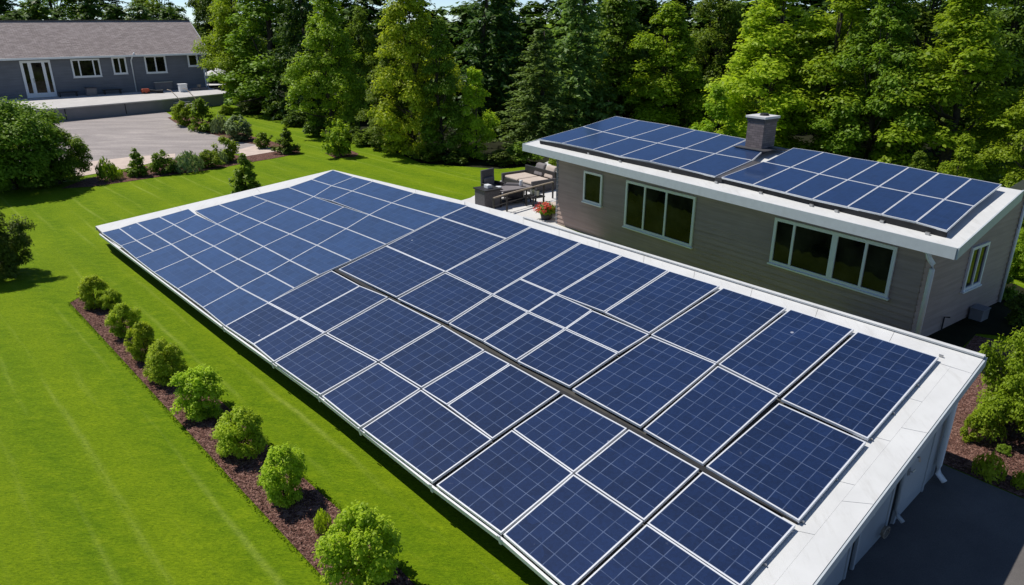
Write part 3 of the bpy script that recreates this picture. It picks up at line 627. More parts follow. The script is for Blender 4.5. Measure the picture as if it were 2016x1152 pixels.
def siding(mb, f, s0, s1, zt0, zt1, out, step=0.17):
    """lapped boards on the wall from s0 to s1; f(s, z, o) gives points; top runs from zt0 to zt1"""
    z = -0.05
    while z < max(zt0, zt1):
        z2 = z + step
        def clip(s, zz): 
            return min(zz, zt0 + (zt1 - zt0) * (s - s0) / (s1 - s0))
        if z < min(zt0, zt1):
            a, b = f(s0, z, 0.034), f(s1, z, 0.034); c, d = f(s1, clip(s1, z2), 0.0), f(s0, clip(s0, z2), 0.0); e, g_ = f(s0, z, -0.02), f(s1, z, -0.02)
            e2, g2 = f(s0, clip(s0, z2), -0.02), f(s1, clip(s1, z2), -0.02)
            mb.add([a, b, c, d, e, g_, g2, e2], [[0, 1, 2, 3], [4, 5, 1, 0], [4, 0, 3, 7], [1, 5, 6, 2], [7, 6, 5, 4], [3, 2, 6, 7]])
        z = z2
zf = lambda s, d: hroof_z(hp(s, d, 0)) - 0.21
mb = MB(); siding(mb, lambda s, z, o: hp(s, -o, z), 0, HL, zf(0, 0), zf(HL, 0), HN); mb.build("front_wall", M['siding'], house)
mb = MB(); siding(mb, lambda s, z, o: hp(HL + o, s, z), 0, HD, zf(HL, 0), zf(HL, HD), HU)
zz0, zz1 = zf(HL, 0), zf(HL, HD)
mb.add([hp(HL + 0.001, 0, zz0 - 0.17), hp(HL + 0.001, HD, zz0 - 0.17), hp(HL + 0.001, HD, zz1), hp(HL + 0.001, 0, zz0)], [[0, 1, 2, 3]]); mb.build("side_wall", M['siding'], house)
mb = MB(); mb.prism([hp(0.03, 0.03, -.05), hp(HL - .03, 0.03, -.05), hp(HL - .03, HD - .03, -.05), hp(0.03, HD - .03, -.05)], A3(0, 0, min(zf(0, 0), zf(HL, 0)) - 0.0)); mb.build("inner_shell", M['siding'], house)
mb = MB(); mb.prism([hp(-0.02, -0.03, -.05), hp(0.09, -0.03, -.05), hp(0.09, 0.0, -.05), hp(-0.02, 0.0, -.05)], A3(0, 0, zf(0, 0) + .02)); mb.build("corner_board", M['siding2'], house)
def on_front(x, y):
    p = onp(x, y, G1, HN); return (p - G1) @ HU, p[2]
def window(parent, f, s0, s1, z0, z1, splits, fw=0.075, name="window", proud=0.055, back=0.0):
    """f(s, z, out); frame ring with mullions at splits, one pane between each"""
    mb = MB(); o0 = back + 0.012
    def rect(a, b, c, d, o=proud): mb.prism([f(a, c, o0), f(b, c, o0), f(b, d, o0), f(a, d, o0)], f(a, c, o) - f(a, c, 0.0))
    rect(s0, s1, z0, z0 + fw); rect(s0, s1, z1 - fw, z1); rect(s0, s0 + fw, z0 + fw, z1 - fw); rect(s1 - fw, s1, z0 + fw, z1 - fw)
    for sp_ in splits:
        wd = fw * (0.8 if len(splits) != 3 or sp_ != splits[1] else 1.9)
        rect(sp_ - wd / 2, sp_ + wd / 2, z0 + fw, z1 - fw, proud * 0.95)
    wdw = mb.build(name, M['trim'], parent)
    ed_ = [s0 + fw] + list(splits) + [s1 - fw]
    for a, b in zip(ed_, ed_[1:]):
        MB().prism([f(a, z0 + fw, o0 + 0.002), f(b, z0 + fw, o0 + 0.002), f(b, z1 - fw, o0 + 0.002), f(a, z1 - fw, o0 + 0.002)], f(a, z0, 0.012) - f(a, z0, 0.0)).build("pane", M['glass'], wdw)
    MB().prism([f(s0 - 0.04, z0 - 0.05, o0), f(s1 + 0.04, z0 - 0.05, o0), f(s1 + 0.04, z0 - 0.004, o0), f(s0 - 0.04, z0 - 0.004, o0)], f(s0, z0, 0.09) - f(s0, z0, 0.0)).build("sill", M['trim'], wdw)
    return wdw
ff = lambda s, z, o: hp(s, -o - 0.012, z)
def fw_px(l, r_, yt, yb):
    s0, _ = on_front(l, (yt + yb) / 2); s1, _ = on_front(r_, (yt + yb) / 2)
    return s0, s1
def zavg(*q): return sum(on_front(*p)[1] for p in q) / len(q)
sA0, sA1 = on_front(1151, 370)[0], on_front(1187, 375)[0]
w1 = window(house, ff, sA0, sA1, zavg((1150, 397), (1184, 403)), zavg((1153, 337), (1189, 343)), [], 0.08)
sB0, sB1 = on_front(1233, 400)[0], on_front(1368, 437)[0]
window(house, ff, sB0, sB1, zavg((1229, 446), (1361, 483)), zavg((1236, 355), (1373, 387)), [on_front(1270, 410)[0], on_front(1312, 420)[0]], 0.085)
sC0, sC1 = on_front(1523, 470)[0], on_front(1760, 535)[0]
window(house, ff, sC0, sC1, zavg((1517, 519), (1748, 582)), zavg((1529, 426), (1771, 488)), [on_front(1562, 480)[0], on_front(1641, 503)[0], on_front(1702, 520)[0]], 0.09)
fr = lambda s, z, o: hp(HL + o + 0.014, s, z)
def on_side(x, y):
    p = onp(x, y, hp(HL, 0, 0), HU); return (p - hp(HL, 0, 0)) @ HI, p[2]
sa, za = on_side(1893, 560); sb, zb = on_side(1947, 465)
window(house, fr, max(1.0, sa), min(HD - 0.5, sb), 1.0, 2.25, [(sa + sb) / 2], 0.08)
# gutter downpipe with hopper at the corner
dp = on_front(1826, 520)[0]; dz = zf(dp, 0)
dz -= .22
MB().box(hp(dp, -0.11, dz - 0.10), HU * 0.09, HI * 0.08, A3(0, 0, 0.13)).box(hp(dp, -0.195, dz - 0.10), HU * 0.022, HI * 0.006, A3(0, 0, 0.022)).build("hopper", M['trim'], house, bevel=0.02)
pm = MB(); pm.tube([hp(dp, -0.55, dz + .30), hp(dp, -0.30, dz + .12), hp(dp, -0.11, dz + 0.0)], 0.05, 8); pm.tube([hp(dp, -0.11, dz - 0.22), hp(dp + 0.04, -0.11, dz - 0.34), hp(dp + 0.16, -0.09, dz - 0.48), hp(dp + 0.17, -0.09, dz - 0.62), hp(dp + 0.17, -0.09, 0.05)], 0.065, 10); pm.build("downpipe", M['trim'], house, smooth=True)
MB().tube([hp(HL + 0.07, HD - 0.25, zf(HL, HD) - 0.1), hp(HL + 0.07, HD - 0.25, 0.05)], 0.045, 8).build("downpipe", M['trim'], house, smooth=True)
MB().tube([hp(HL + 0.06, 1.7, 0.0), hp(HL + 0.06, 1.7, 0.42), hp(HL + 0.2, 1.7, 0.46)], 0.02, 6).build("vent_pipe", M['dark'], house)
# panels on the house roof
bot = [(1059,274),(1106,282),(1167,294.6),(1220.5,307.7),(1279,317.6),(1336.4,330.6),(1408,347.5)]
mid = [(1147.6,249),(1186.7,259.5),(1240,271),(1294.7,281.6),(1348,292),(1408,302.4),(1481,315.5)]
top = [(1212.7,228.7),(1258,237),(1319.5,246.5),(1370,256),(1421,264.7),(1471,274)]
bot2 = [(1420,349),(1482,363.6),(1545.6,379),(1599,392),(1668,407),(1735.7,422),(1803,437),(1864.6,454)]
mid2 = [(1502.6,318),(1557,329.4),(1613,342.4),(1669,354),(1730.5,367),(1794,380),(1859,392.7),(1918,405.7)]
top2 = [(1556,290),(1622,299.5),(1675.8,310),(1731.8,319),(1790,329),(1849,340.6),(1912.8,351.6),(1972.7,363)]
hq = lambda q: hroof(*q, up=HUP)
def hpan(q, lab): solar_panel([hq(p) for p in q], HRN, lab, "solar panels on the taupe house roof", rim=0.017, gap=0.005, cell=0.16, pm='panel2')
for k in range(6):
    hpan((bot[k], bot[k + 1], mid[k + 1], mid[k]), f"house roof panel, eaves row left of the chimney, {ORD[k]} from the roof's patio end")
    if k < 5: hpan((mid[k], mid[k + 1], top[k + 1], top[k]), f"house roof panel, upper row left of the chimney, {ORD[k]} from the roof's patio end")
hpan((mid[5], mid[6], (1500, 299), (1469, 276)), "cut short house roof panel tucked under the chimney foot")
for k in range(7):
    hpan((bot2[k], bot2[k + 1], mid2[k + 1], mid2[k]), f"house roof panel, eaves row right of the chimney, {ORD[k]} from the chimney gap")
    if k: hpan((mid2[k], mid2[k + 1], top2[k + 1], top2[k]), f"house roof panel, upper row right of the chimney, {ORD[k]} from the chimney")
hpan(((1506,319), (1557,329.4), (1622,299.5), (1562,291)), "house roof panel, upper row, directly right of the chimney")
rl = MB()
a, b = hq((1061, 274)) - HRN * HUP, hq((1406, 347)) - HRN * HUP; rl.bar(a + HRN * .08 + HI * .05, b + HRN * .08 + HI * .05, 0.05, 0.17, HRN)
a, b = hq((1422, 349)) - HRN * HUP, hq((1863, 453.5)) - HRN * HUP; rl.bar(a + HRN * .08 + HI * .05, b + HRN * .08 + HI * .05, 0.05, 0.17, HRN)
rl.build("panel_skirt", M['dark'], house)
for q in ((1160, 293), (1222, 308), (1322, 327), (1412, 348), (1500, 368), (1600, 392), (1650, 403), (1740, 423), (1830, 446)):
    MB().box(hq(q) - HRN * (HUP - .03) - HI * .04, HU * 0.05, HI * 0.03, HRN * 0.03).build("panel_clip", M['metal'], house)
# chimney and its flashings
cb = hroof(1494, 299); cz = cb[2]
chb = [cb + HU * x + HI * y for x, y in ((-0.38, -0.28), (0.28, -0.28), (0.28, 0.40), (-0.38, 0.40))]
ch = MB(); zb_, zt_ = cz - 0.35, cz + 1.12
for i in range(4):
    a, b = chb[i].copy(), chb[(i + 1) % 4].copy(); L_ = np.linalg.norm(b - a)
    ch.add([A3(a[0], a[1], zb_), A3(b[0], b[1], zb_), A3(b[0], b[1], zt_), A3(a[0], a[1], zt_)], [[0, 1, 2, 3]], [[(i * 0.77, 0), (i * 0.77 + L_, 0), (i * 0.77 + L_, zt_ - zb_), (i * 0.77, zt_ - zb_)]])
chim = ch.build("chimney", M['brick'], house)
cc = sum(chb) / 4
cpm = MB(); cpm.box(A3(cc[0], cc[1], zt_ + 0.05), HU * 0.40, HI * 0.40, A3(0, 0, 0.04)); cpm.build("cap", M['cap'], chim, bevel=0.01)
MB().box(A3(cc[0], cc[1], zt_ - 0.05), HU * 0.355, HI * 0.365, A3(0, 0, 0.045)).build("brick_collar", M['brick'], chim)
MB().tube([A3(cc[0], cc[1], zt_ + 0.09) + HU * 0.05, A3(cc[0], cc[1], zt_ + 0.16) + HU * 0.05], [0.16, 0.13], 12).build("flue", M['dark'], chim)
fl = MB(); fl.box(cb + HRN * 0.155, HU * 0.62, HI * 0.55, HRN * 0.012); fl.box(cb + HU * 0.62 + HI * 0.25 + HRN * 0.17, HU * 0.42, HI * 0.14, HRN * 0.02)
fl.prism([hq(q) - HRN * 0.03 for q in ((1407.5, 347.4), (1420.5, 349.2), (1504, 318), (1480, 315))], -HRN * 0.14); fl.build("flashing", M['flash'], house)
tag(MB().box(at(1925, 628) + A3(0, 0, 0.16), HU * 0.17, HI * 0.22, A3(0, 0, 0.16)).box(at(1925, 628) + A3(0, 0, 0.34), HU * 0.19, HI * 0.24, A3(0, 0, 0.02)).build("utility_box", M['deckwall'], bevel=0.015), "small grey utility box on the shaded ground beside the taupe house", "utility box")

# ------------------------------------------------------------------ the far blue grey house with its terrace
DH = dist_h(93, 242, 215)
wA, wB = at(56, 193.5, DH), at(408, 173, DH)
FU = unit(wB - wA); FU[2] = 0; FU = unit(FU); FI = A3(-FU[1], FU[0], 0)
if FI[1] < 0: FI = -FI
L0, L1 = -7.5, np.linalg.norm(wB - wA)
def fp(s, d, z): return A3(wA[0], wA[1], z) + FU * s + FI * d
FDp = 9.0; ov = 0.55
def _fz(x, y, d): return onp(x, y, wA + FI * d, FI)[2]
RZ = (_fz(20, 40, FDp / 2) + _fz(300, 42, FDp / 2)) / 2; _ez = (_fz(30, 116, -ov) + _fz(400, 104.5, -ov)) / 2
EZ = (_ez * FDp / 2 + RZ * ov) / (FDp / 2 + ov)
far = thing("grey_house", fp(L1 / 2, FDp / 2, 0), "far blue grey bungalow with a brown shingle roof and raised concrete terrace", "house")
mb = MB(); siding(mb, lambda s, z, o: fp(s, -o, z), L0, L1, EZ, EZ, None, 0.26); mb.build("front_wall", M['siding2'], far)
mb = MB(); siding(mb, lambda s, z, o: fp(L1 + o, s, z), 0, FDp, EZ, EZ, None, 0.26)
pk = FDp / 2
mb.add([fp(L1 + 0.005, 0, EZ), fp(L1 + 0.005, FDp, EZ), fp(L1 + 0.005, pk, RZ - 0.25)], [[0, 1, 2]]); mb.build("gable_wall", M['siding2'], far)
sl2 = (RZ - EZ) / pk
def rf(s, d): return fp(s, d, RZ - abs(d - pk) * sl2 + 0.02)
rfm = MB(); s0, s1 = L0 - 0.5, L1 + 0.6
for d0, d1 in ((-ov, pk), (FDp + ov, pk)):
    a, b, c, d = rf(s0, d0), rf(s1, d0), rf(s1, d1), rf(s0, d1); hl = np.linalg.norm(c - b)
    rfm.add([a, b, c, d], [[0, 1, 2, 3] if d0 < 0 else [3, 2, 1, 0]], [[(0, 0), (s1 - s0, 0), (s1 - s0, hl), (0, hl)] if d0 < 0 else [(0, hl), (s1 - s0, hl), (s1 - s0, 0), (0, 0)]])
    rfm.add([a - A3(0, 0, .16), b - A3(0, 0, .16), c - A3(0, 0, .16), d - A3(0, 0, .16)], [[3, 2, 1, 0] if d0 < 0 else [0, 1, 2, 3]])
rof = rfm.build("roof", M['shingle'], far)
rg = MB()
rg.bar(rf(s0, -ov) - FI * .05 - A3(0, 0, .07), rf(s1, -ov) - FI * .05 - A3(0, 0, .07), 0.14, 0.17); rg.build("gutter", M['trim'], rof)
bg_ = MB()
for d0 in (-ov, FDp + ov): bg_.bar(rf(s1, d0) + FU * .02 - A3(0, 0, .09), rf(s1, pk) + FU * .02 - A3(0, 0, .09), 0.04, 0.22)
bg_.build("barge_board", M['trim'], rof)
MB().bar(rf(s0, pk) + A3(0, 0, .03), rf(s1, pk) + A3(0, 0, .03), 0.3, 0.06).build("ridge_cap", M['shingle'], rof)
MB().bar(fp(L1 - 0.06, -0.035, DH), fp(L1 - 0.06, -0.035, EZ), 0.14, 0.05, FI).build("corner_board", M['trim'], far)
f2 = lambda s, z, o: fp(s, -o - 0.012, z)
def on_far(x, y):
    p = onp(x, y, wA, FI); return (p - wA) @ FU, p[2]
for l, r_, t_, b_, sp_ in ((139, 198, 116, 152, (0.27, 0.76)), (219, 249, 112, 146, (0.5,)), (283, 327, 109.5, 144, (0.5,)), (367, 389, 106.5, 131, ())):
    s0_, s1_ = on_far(l + 2, (t_ + b_) / 2)[0], on_far(r_, (t_ + b_) / 2)[0]
    window(far, f2, s0_, s1_, on_far((l + r_) / 2, b_)[1], on_far((l + r_) / 2, t_)[1], [s0_ + (s1_ - s0_) * q for q in sp_], 0.14, proud=0.10)
# door with side lights
s0_, s1_ = on_far(46, 158)[0], on_far(106, 158)[0]; dz1 = on_far(70, 119)[1]
db = MB(); sw = s1_ - s0_
for a, b in ((0, .09), (.24, .36), (.70, .80), (.93, 1.0)):
    db.prism([f2(s0_ + sw * a, DH + .02, .012), f2(s0_ + sw * b, DH + .02, .012), f2(s0_ + sw * b, dz1, .012), f2(s0_ + sw * a, dz1, .012)], f2(0, 0, .09) - f2(0, 0, 0))
for z0_, z1_ in ((DH + .02, DH + .42), (dz1 - .2, dz1)):
    for a, b in ((.09, .24), (.36, .70), (.80, .93)):
        db.prism([f2(s0_ + sw * a, z0_, .012), f2(s0_ + sw * b, z0_, .012), f2(s0_ + sw * b, z1_, .012), f2(s0_ + sw * a, z1_, .012)], f2(0, 0, .08) - f2(0, 0, 0))
door = db.build("door", M['trim'], far)
for a, b in ((.09, .24), (.36, .70), (.80, .93)):
    MB().prism([f2(s0_ + sw * a, DH + .42, .014), f2(s0_ + sw * b, DH + .42, .014), f2(s0_ + sw * b, dz1 - .2, .014), f2(s0_ + sw * a, dz1 - .2, .014)], f2(0, 0, .02) - f2(0, 0, 0)).build("pane", M['glass'], door)
MB().tube([f2(s0_ + sw * .335, DH + 1.35, .12), f2(s0_ + sw * .335, DH + 1.75, .12)], 0.03, 6).build("handle", M['metal'], door)
sp0 = on_far(272, 150)[0]
MB().tube([fp(sp0 - .1, -0.5, EZ - .1), fp(sp0 - .35, -.25, EZ - .6), fp(sp0 - .42, -.1, EZ - .85), fp(sp0 - .42, -.1, DH + .05)], 0.07, 8).build("downpipe", M['trim'], far, smooth=True)
MB().tube([fp(L1 + .5, -0.5, EZ - .1), fp(L1 + .2, -.2, EZ - .5), fp(L1 + .12, -.08, EZ - .75), fp(L1 + .12, -.08, DH)], 0.06, 8).build("downpipe", M['trim'], far, smooth=True)
# raised terrace: concrete top over a grey wall
dA, dB, dC = at(-60, 227.5, DH), at(318, 196, DH), at(456, 182.5, DH)
dpoly = [dA, dB, dC, dC + FI * 3.2, fp(L1 + .2, .3, DH), fp(L0, .3, DH)]
deck = thing("raised_terrace", A3(dB[0], dB[1] + 2, 0), "raised pale concrete terrace along the front of the far grey house", "terrace")
MB().prism(dpoly, -A3(0, 0, 0.10)).build("slab", M['conc'], deck)
ip = inset_poly(dpoly, 0.10)
MB().prism([A3(p[0], p[1], DH - .101) for p in ip], -A3(0, 0, DH - .05)).build("retaining_wall", M['deckwall'], deck)
for f_ in (0.45, 0.78):
    p = dA + (dB - dA) * f_ ; dd_ = unit(dB - dA); nn = A3(dd_[1], -dd_[0], 0)
    MB().box(A3(p[0], p[1], DH / 2) + nn * -0.08, dd_ * .03, nn * .015, A3(0, 0, DH / 2 - .11)).build("wall_joint", M['base'], deck)
# steps down from the terrace beside the shrubs
sA = at(338, 238); sdir = unit(A3(dC[0] - dB[0], dC[1] - dB[1], 0)); sout = A3(sdir[1], -sdir[0], 0)
st = thing("garden_steps", sA, "short flight of pale steps with curved rails beside the grey house terrace", "steps")
top_p = A3(*at(332, 193, DH)); 
s_base = A3(top_p[0], top_p[1], 0) + sdir * 0.3
for k in range(5):
    zt = DH * (5 - k) / 6
    MB().box(s_base + sout * (0.25 + 0.42 * k) + sdir * 0.5 + A3(0, 0, zt - .05), sdir * 0.75, sout * 0.20, A3(0, 0, 0.05)).build("tread", M['conc'], st)
for sd_ in (-0.3, 1.3):
    MB().tube([s_base + sout * d + sdir * sd_ + A3(0, 0, z) for d, z in ((0.0, DH + .75), (0.5, DH + .70), (1.2, DH + .25), (1.9, DH - .3), (2.3, 0.35), (2.35, 0.0))], 0.035, 6).build("handrail", M['wood'], st, smooth=True)
# things left on the terrace
p = at(181, 188, DH); t_ = thing("planter_box", p, "square grey planter box against the far house wall below the three pane window", "planter")
mb = MB(); mb.box(p + A3(0, 0, .35), FU * .42, FI * .42, A3(0, 0, .35)); mb.build("box", M['greyc'], t_, bevel=0.03)
MB().box(p + A3(0, 0, .71), FU * .46, FI * .46, A3(0, 0, .03)).build("rim", M['wicker'], t_)
for dx, lab in ((-1.9, "low dark bench on the terrace, nearer the white door"), (1.9, "low dark bench on the terrace, away from the white door")):
    q = p + FU * dx + FI * .3; t_ = thing("low_bench", q, lab, "bench", "benches either side of the planter box")
    MB().box(q + A3(0, 0, .40), FU * .85, FI * .22, A3(0, 0, .04)).build("seat", M['frame'], t_)
    for k in (-.7, .7): MB().box(q + FU * k + A3(0, 0, .18), FU * .05, FI * .2, A3(0, 0, .18)).build("leg", M['frame'], t_)
p = at(287, 184.5, DH); t_ = thing("garden_machine", p, "small red and black garden machine on the terrace edge", "garden machine")
MB().box(p + A3(0, 0, .28), FU * .36, FI * .24, A3(0, 0, .20)).build("body", M['orange'], t_, bevel=0.08)
MB().tube([p + FU * .3 + A3(0, 0, .25), p + FU * .9 - FI * .3 + A3(0, 0, .18), p + FU * 1.5 - FI * .5 + A3(0, 0, .14)], [.16, .13, .2], 8).build("nozzle", M['dark'], t_)
for k in (-.2, .25): MB().tube([p + FU * k - FI * .3 + A3(0, 0, .1), p + FU * k + FI * .3 + A3(0, 0, .1)], .1, 10).build("wheel", M['dark'], t_)
p = at(361, 181, DH); t_ = thing("storage_bin", p, "small white bin on the sunny end of the terrace", "bin")
MB().box(p + A3(0, 0, .36), FU * .36, FI * .32, A3(0, 0, .36)).build("body", M['trim'], t_, bevel=0.04); MB().box(p + A3(0, 0, .75), FU * .4, FI * .36, A3(0, 0, .035)).build("lid", M['trim'], t_, bevel=0.015)
p = at(322, 178, DH); t_ = thing("storage_chest", p, "grey storage chest against the far house wall under the two pane window", "chest")
MB().box(p + A3(0, 0, .4), FU * .85, FI * .4, A3(0, 0, .4)).build("body", M['greyc'], t_, bevel=0.03); MB().box(p + A3(0, 0, .84), FU * .9, FI * .45, A3(0, 0, .04)).build("lid", M['metal'], t_, bevel=0.02)
p = at(290, 178, DH); t_ = thing("covered_grill", p, "dark covered grill at the foot of the far house downpipe", "grill")
MB().lathe(p, [(.05, .0), (.55, .02), (.6, .3), (.62, .55), (.45, .75), (.15, .85), (.02, .86)], 14).build("cover", M['dark'], t_, smooth=True)
MB().box(p + FU * .95 + A3(0, 0, .3), FU * .3, FI * .3, A3(0, 0, .3)).build("side_shelf", M['wicker'], t_, bevel=.02)
p = at(393, 177, DH); t_ = thing("plant_tray", p, "shallow grey plant tray by the wall at the terrace's far corner", "tray")
MB().box(p + A3(0, 0, .12), FU * .8, FI * .3, A3(0, 0, .12)).build("tray", M['greyc'], t_, bevel=.03); MB().lathe(p + A3(0, 0, .24), [(.1, 0), (.18, .05), (.2, .3), (.16, .3)], 12).build("pot", M['wood'], t_)
# parasol and table behind the far house corner
p = at(432, 176); t_ = thing("patio_parasol", p, "pale open parasol over a table behind the far house corner", "parasol")
hz = dist_h(432, 176, 134)
MB().tube([p, p + A3(0, 0, hz)], .05, 8).build("pole", M['wood'], t_)
MB().lathe(p + A3(0, 0, hz - .75), [(1.9, 0.0), (1.86, .05), (.9, .42), (.05, .75)], 10).build("canopy", M['cap'], t_)
MB().lathe(p, [(.6, .0), (.6, .1), (.1, .14)], 12).build("base", M['metal'], t_)
p = at(424, 180); t_ = thing("garden_table", p, "pale garden table under the parasol at the far house corner", "table")
MB().lathe(p, [(1.3, .72), (1.32, .76), (1.3, .8), (.02, .8)], 18).build("tabletop", M['pave'], t_)
for k in range(4):
    a = k * math.pi / 2 + .4; MB().tube([p + A3(math.cos(a) * .9, math.sin(a) * .9, 0), p + A3(math.cos(a) * .8, math.sin(a) * .8, .72)], .04, 6).build("leg", M['wood'], t_)

# ------------------------------------------------------------------ seating on the terrace beside the taupe house
def cushion(mb, c, ex, ey, ez): mb.box(c, ex, ey, ez)
p = at(960, 408); t_ = thing("planter_cube", p, "dark grey cube planter at the lawn corner of the patio", "planter")
MB().box(p + A3(0, 0, .42), HU * .42, HI * .42, A3(0, 0, .42)).build("box", M['wicker'], t_, bevel=.03); MB().box(p + A3(0, 0, .86), HU * .47, HI * .47, A3(0, 0, .03)).build("rim", M['frame'], t_)
MB().box(p + A3(0, 0, .97) + HU * .05, HU * .16, HI * .12, A3(0, 0, .08)).build("inset_tray", M['trim'], t_, bevel=.02)
def armchair(px, py, ang, label, tall=False, cm='wicker'):
    p = at(px, py); u = A3(math.cos(ang), math.sin(ang), 0); v = A3(-u[1], u[0], 0); t_ = thing("patio_armchair", p, label, "armchair", "dark patio seats beside the house")
    hb = 1.05 if tall else .65
    MB().box(p + A3(0, 0, .34), u * .40, v * .38, A3(0, 0, .09)).build("seat", M[cm], t_, bevel=.03)
    MB().box(p - u * .40 + A3(0, 0, hb / 2 + .16), u * .06, v * .44, A3(0, 0, hb / 2)).build("backrest", M['wicker'], t_, bevel=.03)
    for s in (-1, 1):
        MB().box(p + v * s * .43 + A3(0, 0, .38), u * .38, v * .05, A3(0, 0, .22)).build("armrest", M['frame'], t_, bevel=.02)
        for k in (-1, 1): MB().box(p + v * s * .40 + u * k * .36 + A3(0, 0, .09), u * .03, v * .03, A3(0, 0, .09)).build("leg", M['frame'], t_)
    MB().box(p - u * .29 + A3(0, 0, .62), u * .07, v * .34, A3(0, 0, .22)).build("cushion", M['greyc'], t_, bevel=.05)
armchair(972, 384, HA + .25, "tall backed dark armchair at the lawn end of the patio", True)
armchair(1012, 392, HA + 2.4, "low dark armchair between the planter cube and the dining table")
# L-shaped sofa
p = at(1040, 368); t_ = thing("corner_sofa", p, "dark framed outdoor sofa with long beige seat cushions near the forest edge", "sofa")
MB().box(p + A3(0, 0, .20), HU * 1.2, HI * .7, A3(0, 0, .17)).build("frame", M['frame'], t_, bevel=.02)
for k in (-.60, .60): MB().box(p + HU * k + A3(0, 0, .42), HU * .57, HI * .66, A3(0, 0, .07)).build("seat_cushion", M['cushion'], t_, bevel=.06)
MB().box(p + HI * .77 + A3(0, 0, .44), HU * 1.26, HI * .06, A3(0, 0, .42)).build("backrest", M['frame'], t_, bevel=.02)
for k in (-1.27, 1.27): MB().box(p + HU * k + A3(0, 0, .29), HU * .06, HI * .75, A3(0, 0, .29)).build("armrest", M['wicker'], t_, bevel=.02)
p = at(1052, 366)
for dx, m_, lab in ((-.1, 'greyc', "dark grey back pillow propped on the sofa's forest side"), (.75, 'cushion', "pale back pillow propped on the sofa beside the dark one")):
    q = p + HU * dx + HI * .45 + A3(0, 0, .50); mb = MB(); mb.box(q + A3(0, 0, .30), HU * .36, HI * .10 + A3(0, 0, .02), A3(0, 0, .28) + HI * .10)
    tag(mb.build("pillow", M[m_], bevel=.07), lab, "pillow", "pillows on the sofa")
# table with dark legs
p = at(1006, 400); t_ = thing("patio_table", p, "narrow grey topped patio table with thin dark legs", "table")
MB().box(p + A3(0, 0, .72), HU * .45 , HI * .95, A3(0, 0, .025)).build("tabletop", M['greyc'], t_, bevel=.01)
for a_ in (-.4, .4):
    for b_ in (-.85, .85): MB().box(p + HU * a_ + HI * b_ + A3(0, 0, .35), HU * .025, HI * .025, A3(0, 0, .35)).build("leg", M['frame'], t_)
MB().box(p + A3(0, 0, .16), HU * .38, HI * .83, A3(0, 0, .02)).build("shelf", M['frame'], t_)
for k, (dx, dy, lab) in enumerate(((0, -.7, "white bowl on the near end of the patio table"), (.1, .5, "white jug on the far end of the patio table"))):
    tag(MB().lathe(p + HU * dx + HI * dy + A3(0, 0, .747), [(.06, 0), (.14, .06), (.16, .12), (.12, .13)] if k == 0 else [(.07, 0), (.1, .1), (.07, .24), (.08, .28)], 12).build("bowl" if k == 0 else "jug", M['trim'], smooth=True), lab, "bowl" if k == 0 else "jug")
p = at(1052, 402); t_ = thing("side_table", p, "low dark side table with two lanterns next to the house corner", "table")
MB().box(p + A3(0, 0, .38), HU * .35, HI * .35, A3(0, 0, .03)).build("tabletop", M['frame'], t_)
for a_ in (-.3, .3):
    for b_ in (-.3, .3): MB().box(p + HU * a_ + HI * b_ + A3(0, 0, .17), HU * .03, HI * .03, A3(0, 0, .17)).build("leg", M['frame'], t_)
for k, dx in enumerate((-.15, .17)):
    q = p + HU * dx + A3(0, 0, .412); lt = thing("lantern", q, ("glass lantern on the low side table, lawn side", "glass lantern on the low side table, house side")[k], "lantern", "lanterns on the side table")
    MB().box(q + A3(0, 0, .14), HU * .08, HI * .08, A3(0, 0, .13)).build("glass", M['metal'], lt); MB().lathe(q + A3(0, 0, .27), [(.12, 0), (.1, .05), (.02, .09)], 8).build("lid", M['dark'], lt)
p = at(1066, 422); t_ = thing("sun_lounger", p, "beige cushioned dark framed lounger against the house end", "lounger")
MB().box(p + HU * .2 + HI * .9 + A3(0, 0, .28), HU * .36, HI * .95, A3(0, 0, .05)).build("frame", M['frame'], t_)
MB().box(p + HU * .2 + HI * .75 + A3(0, 0, .38), HU * .33, HI * .75, A3(0, 0, .05)).build("mattress", M['cushion'], t_, bevel=.03)
MB().box(p + HU * .2 + HI * 1.75 + A3(0, 0, .6), HU * .33, HI * .08 , A3(0, 0, .30) + HI * .15).build("backrest", M['greyc'], t_, bevel=.03)
for a_ in (-.1, .5):
    for b_ in (.1, 1.7): MB().box(p + HU * a_ + HI * b_ + A3(0, 0, .115), HU * .025, HI * .025, A3(0, 0, .115)).build("leg", M['frame'], t_)

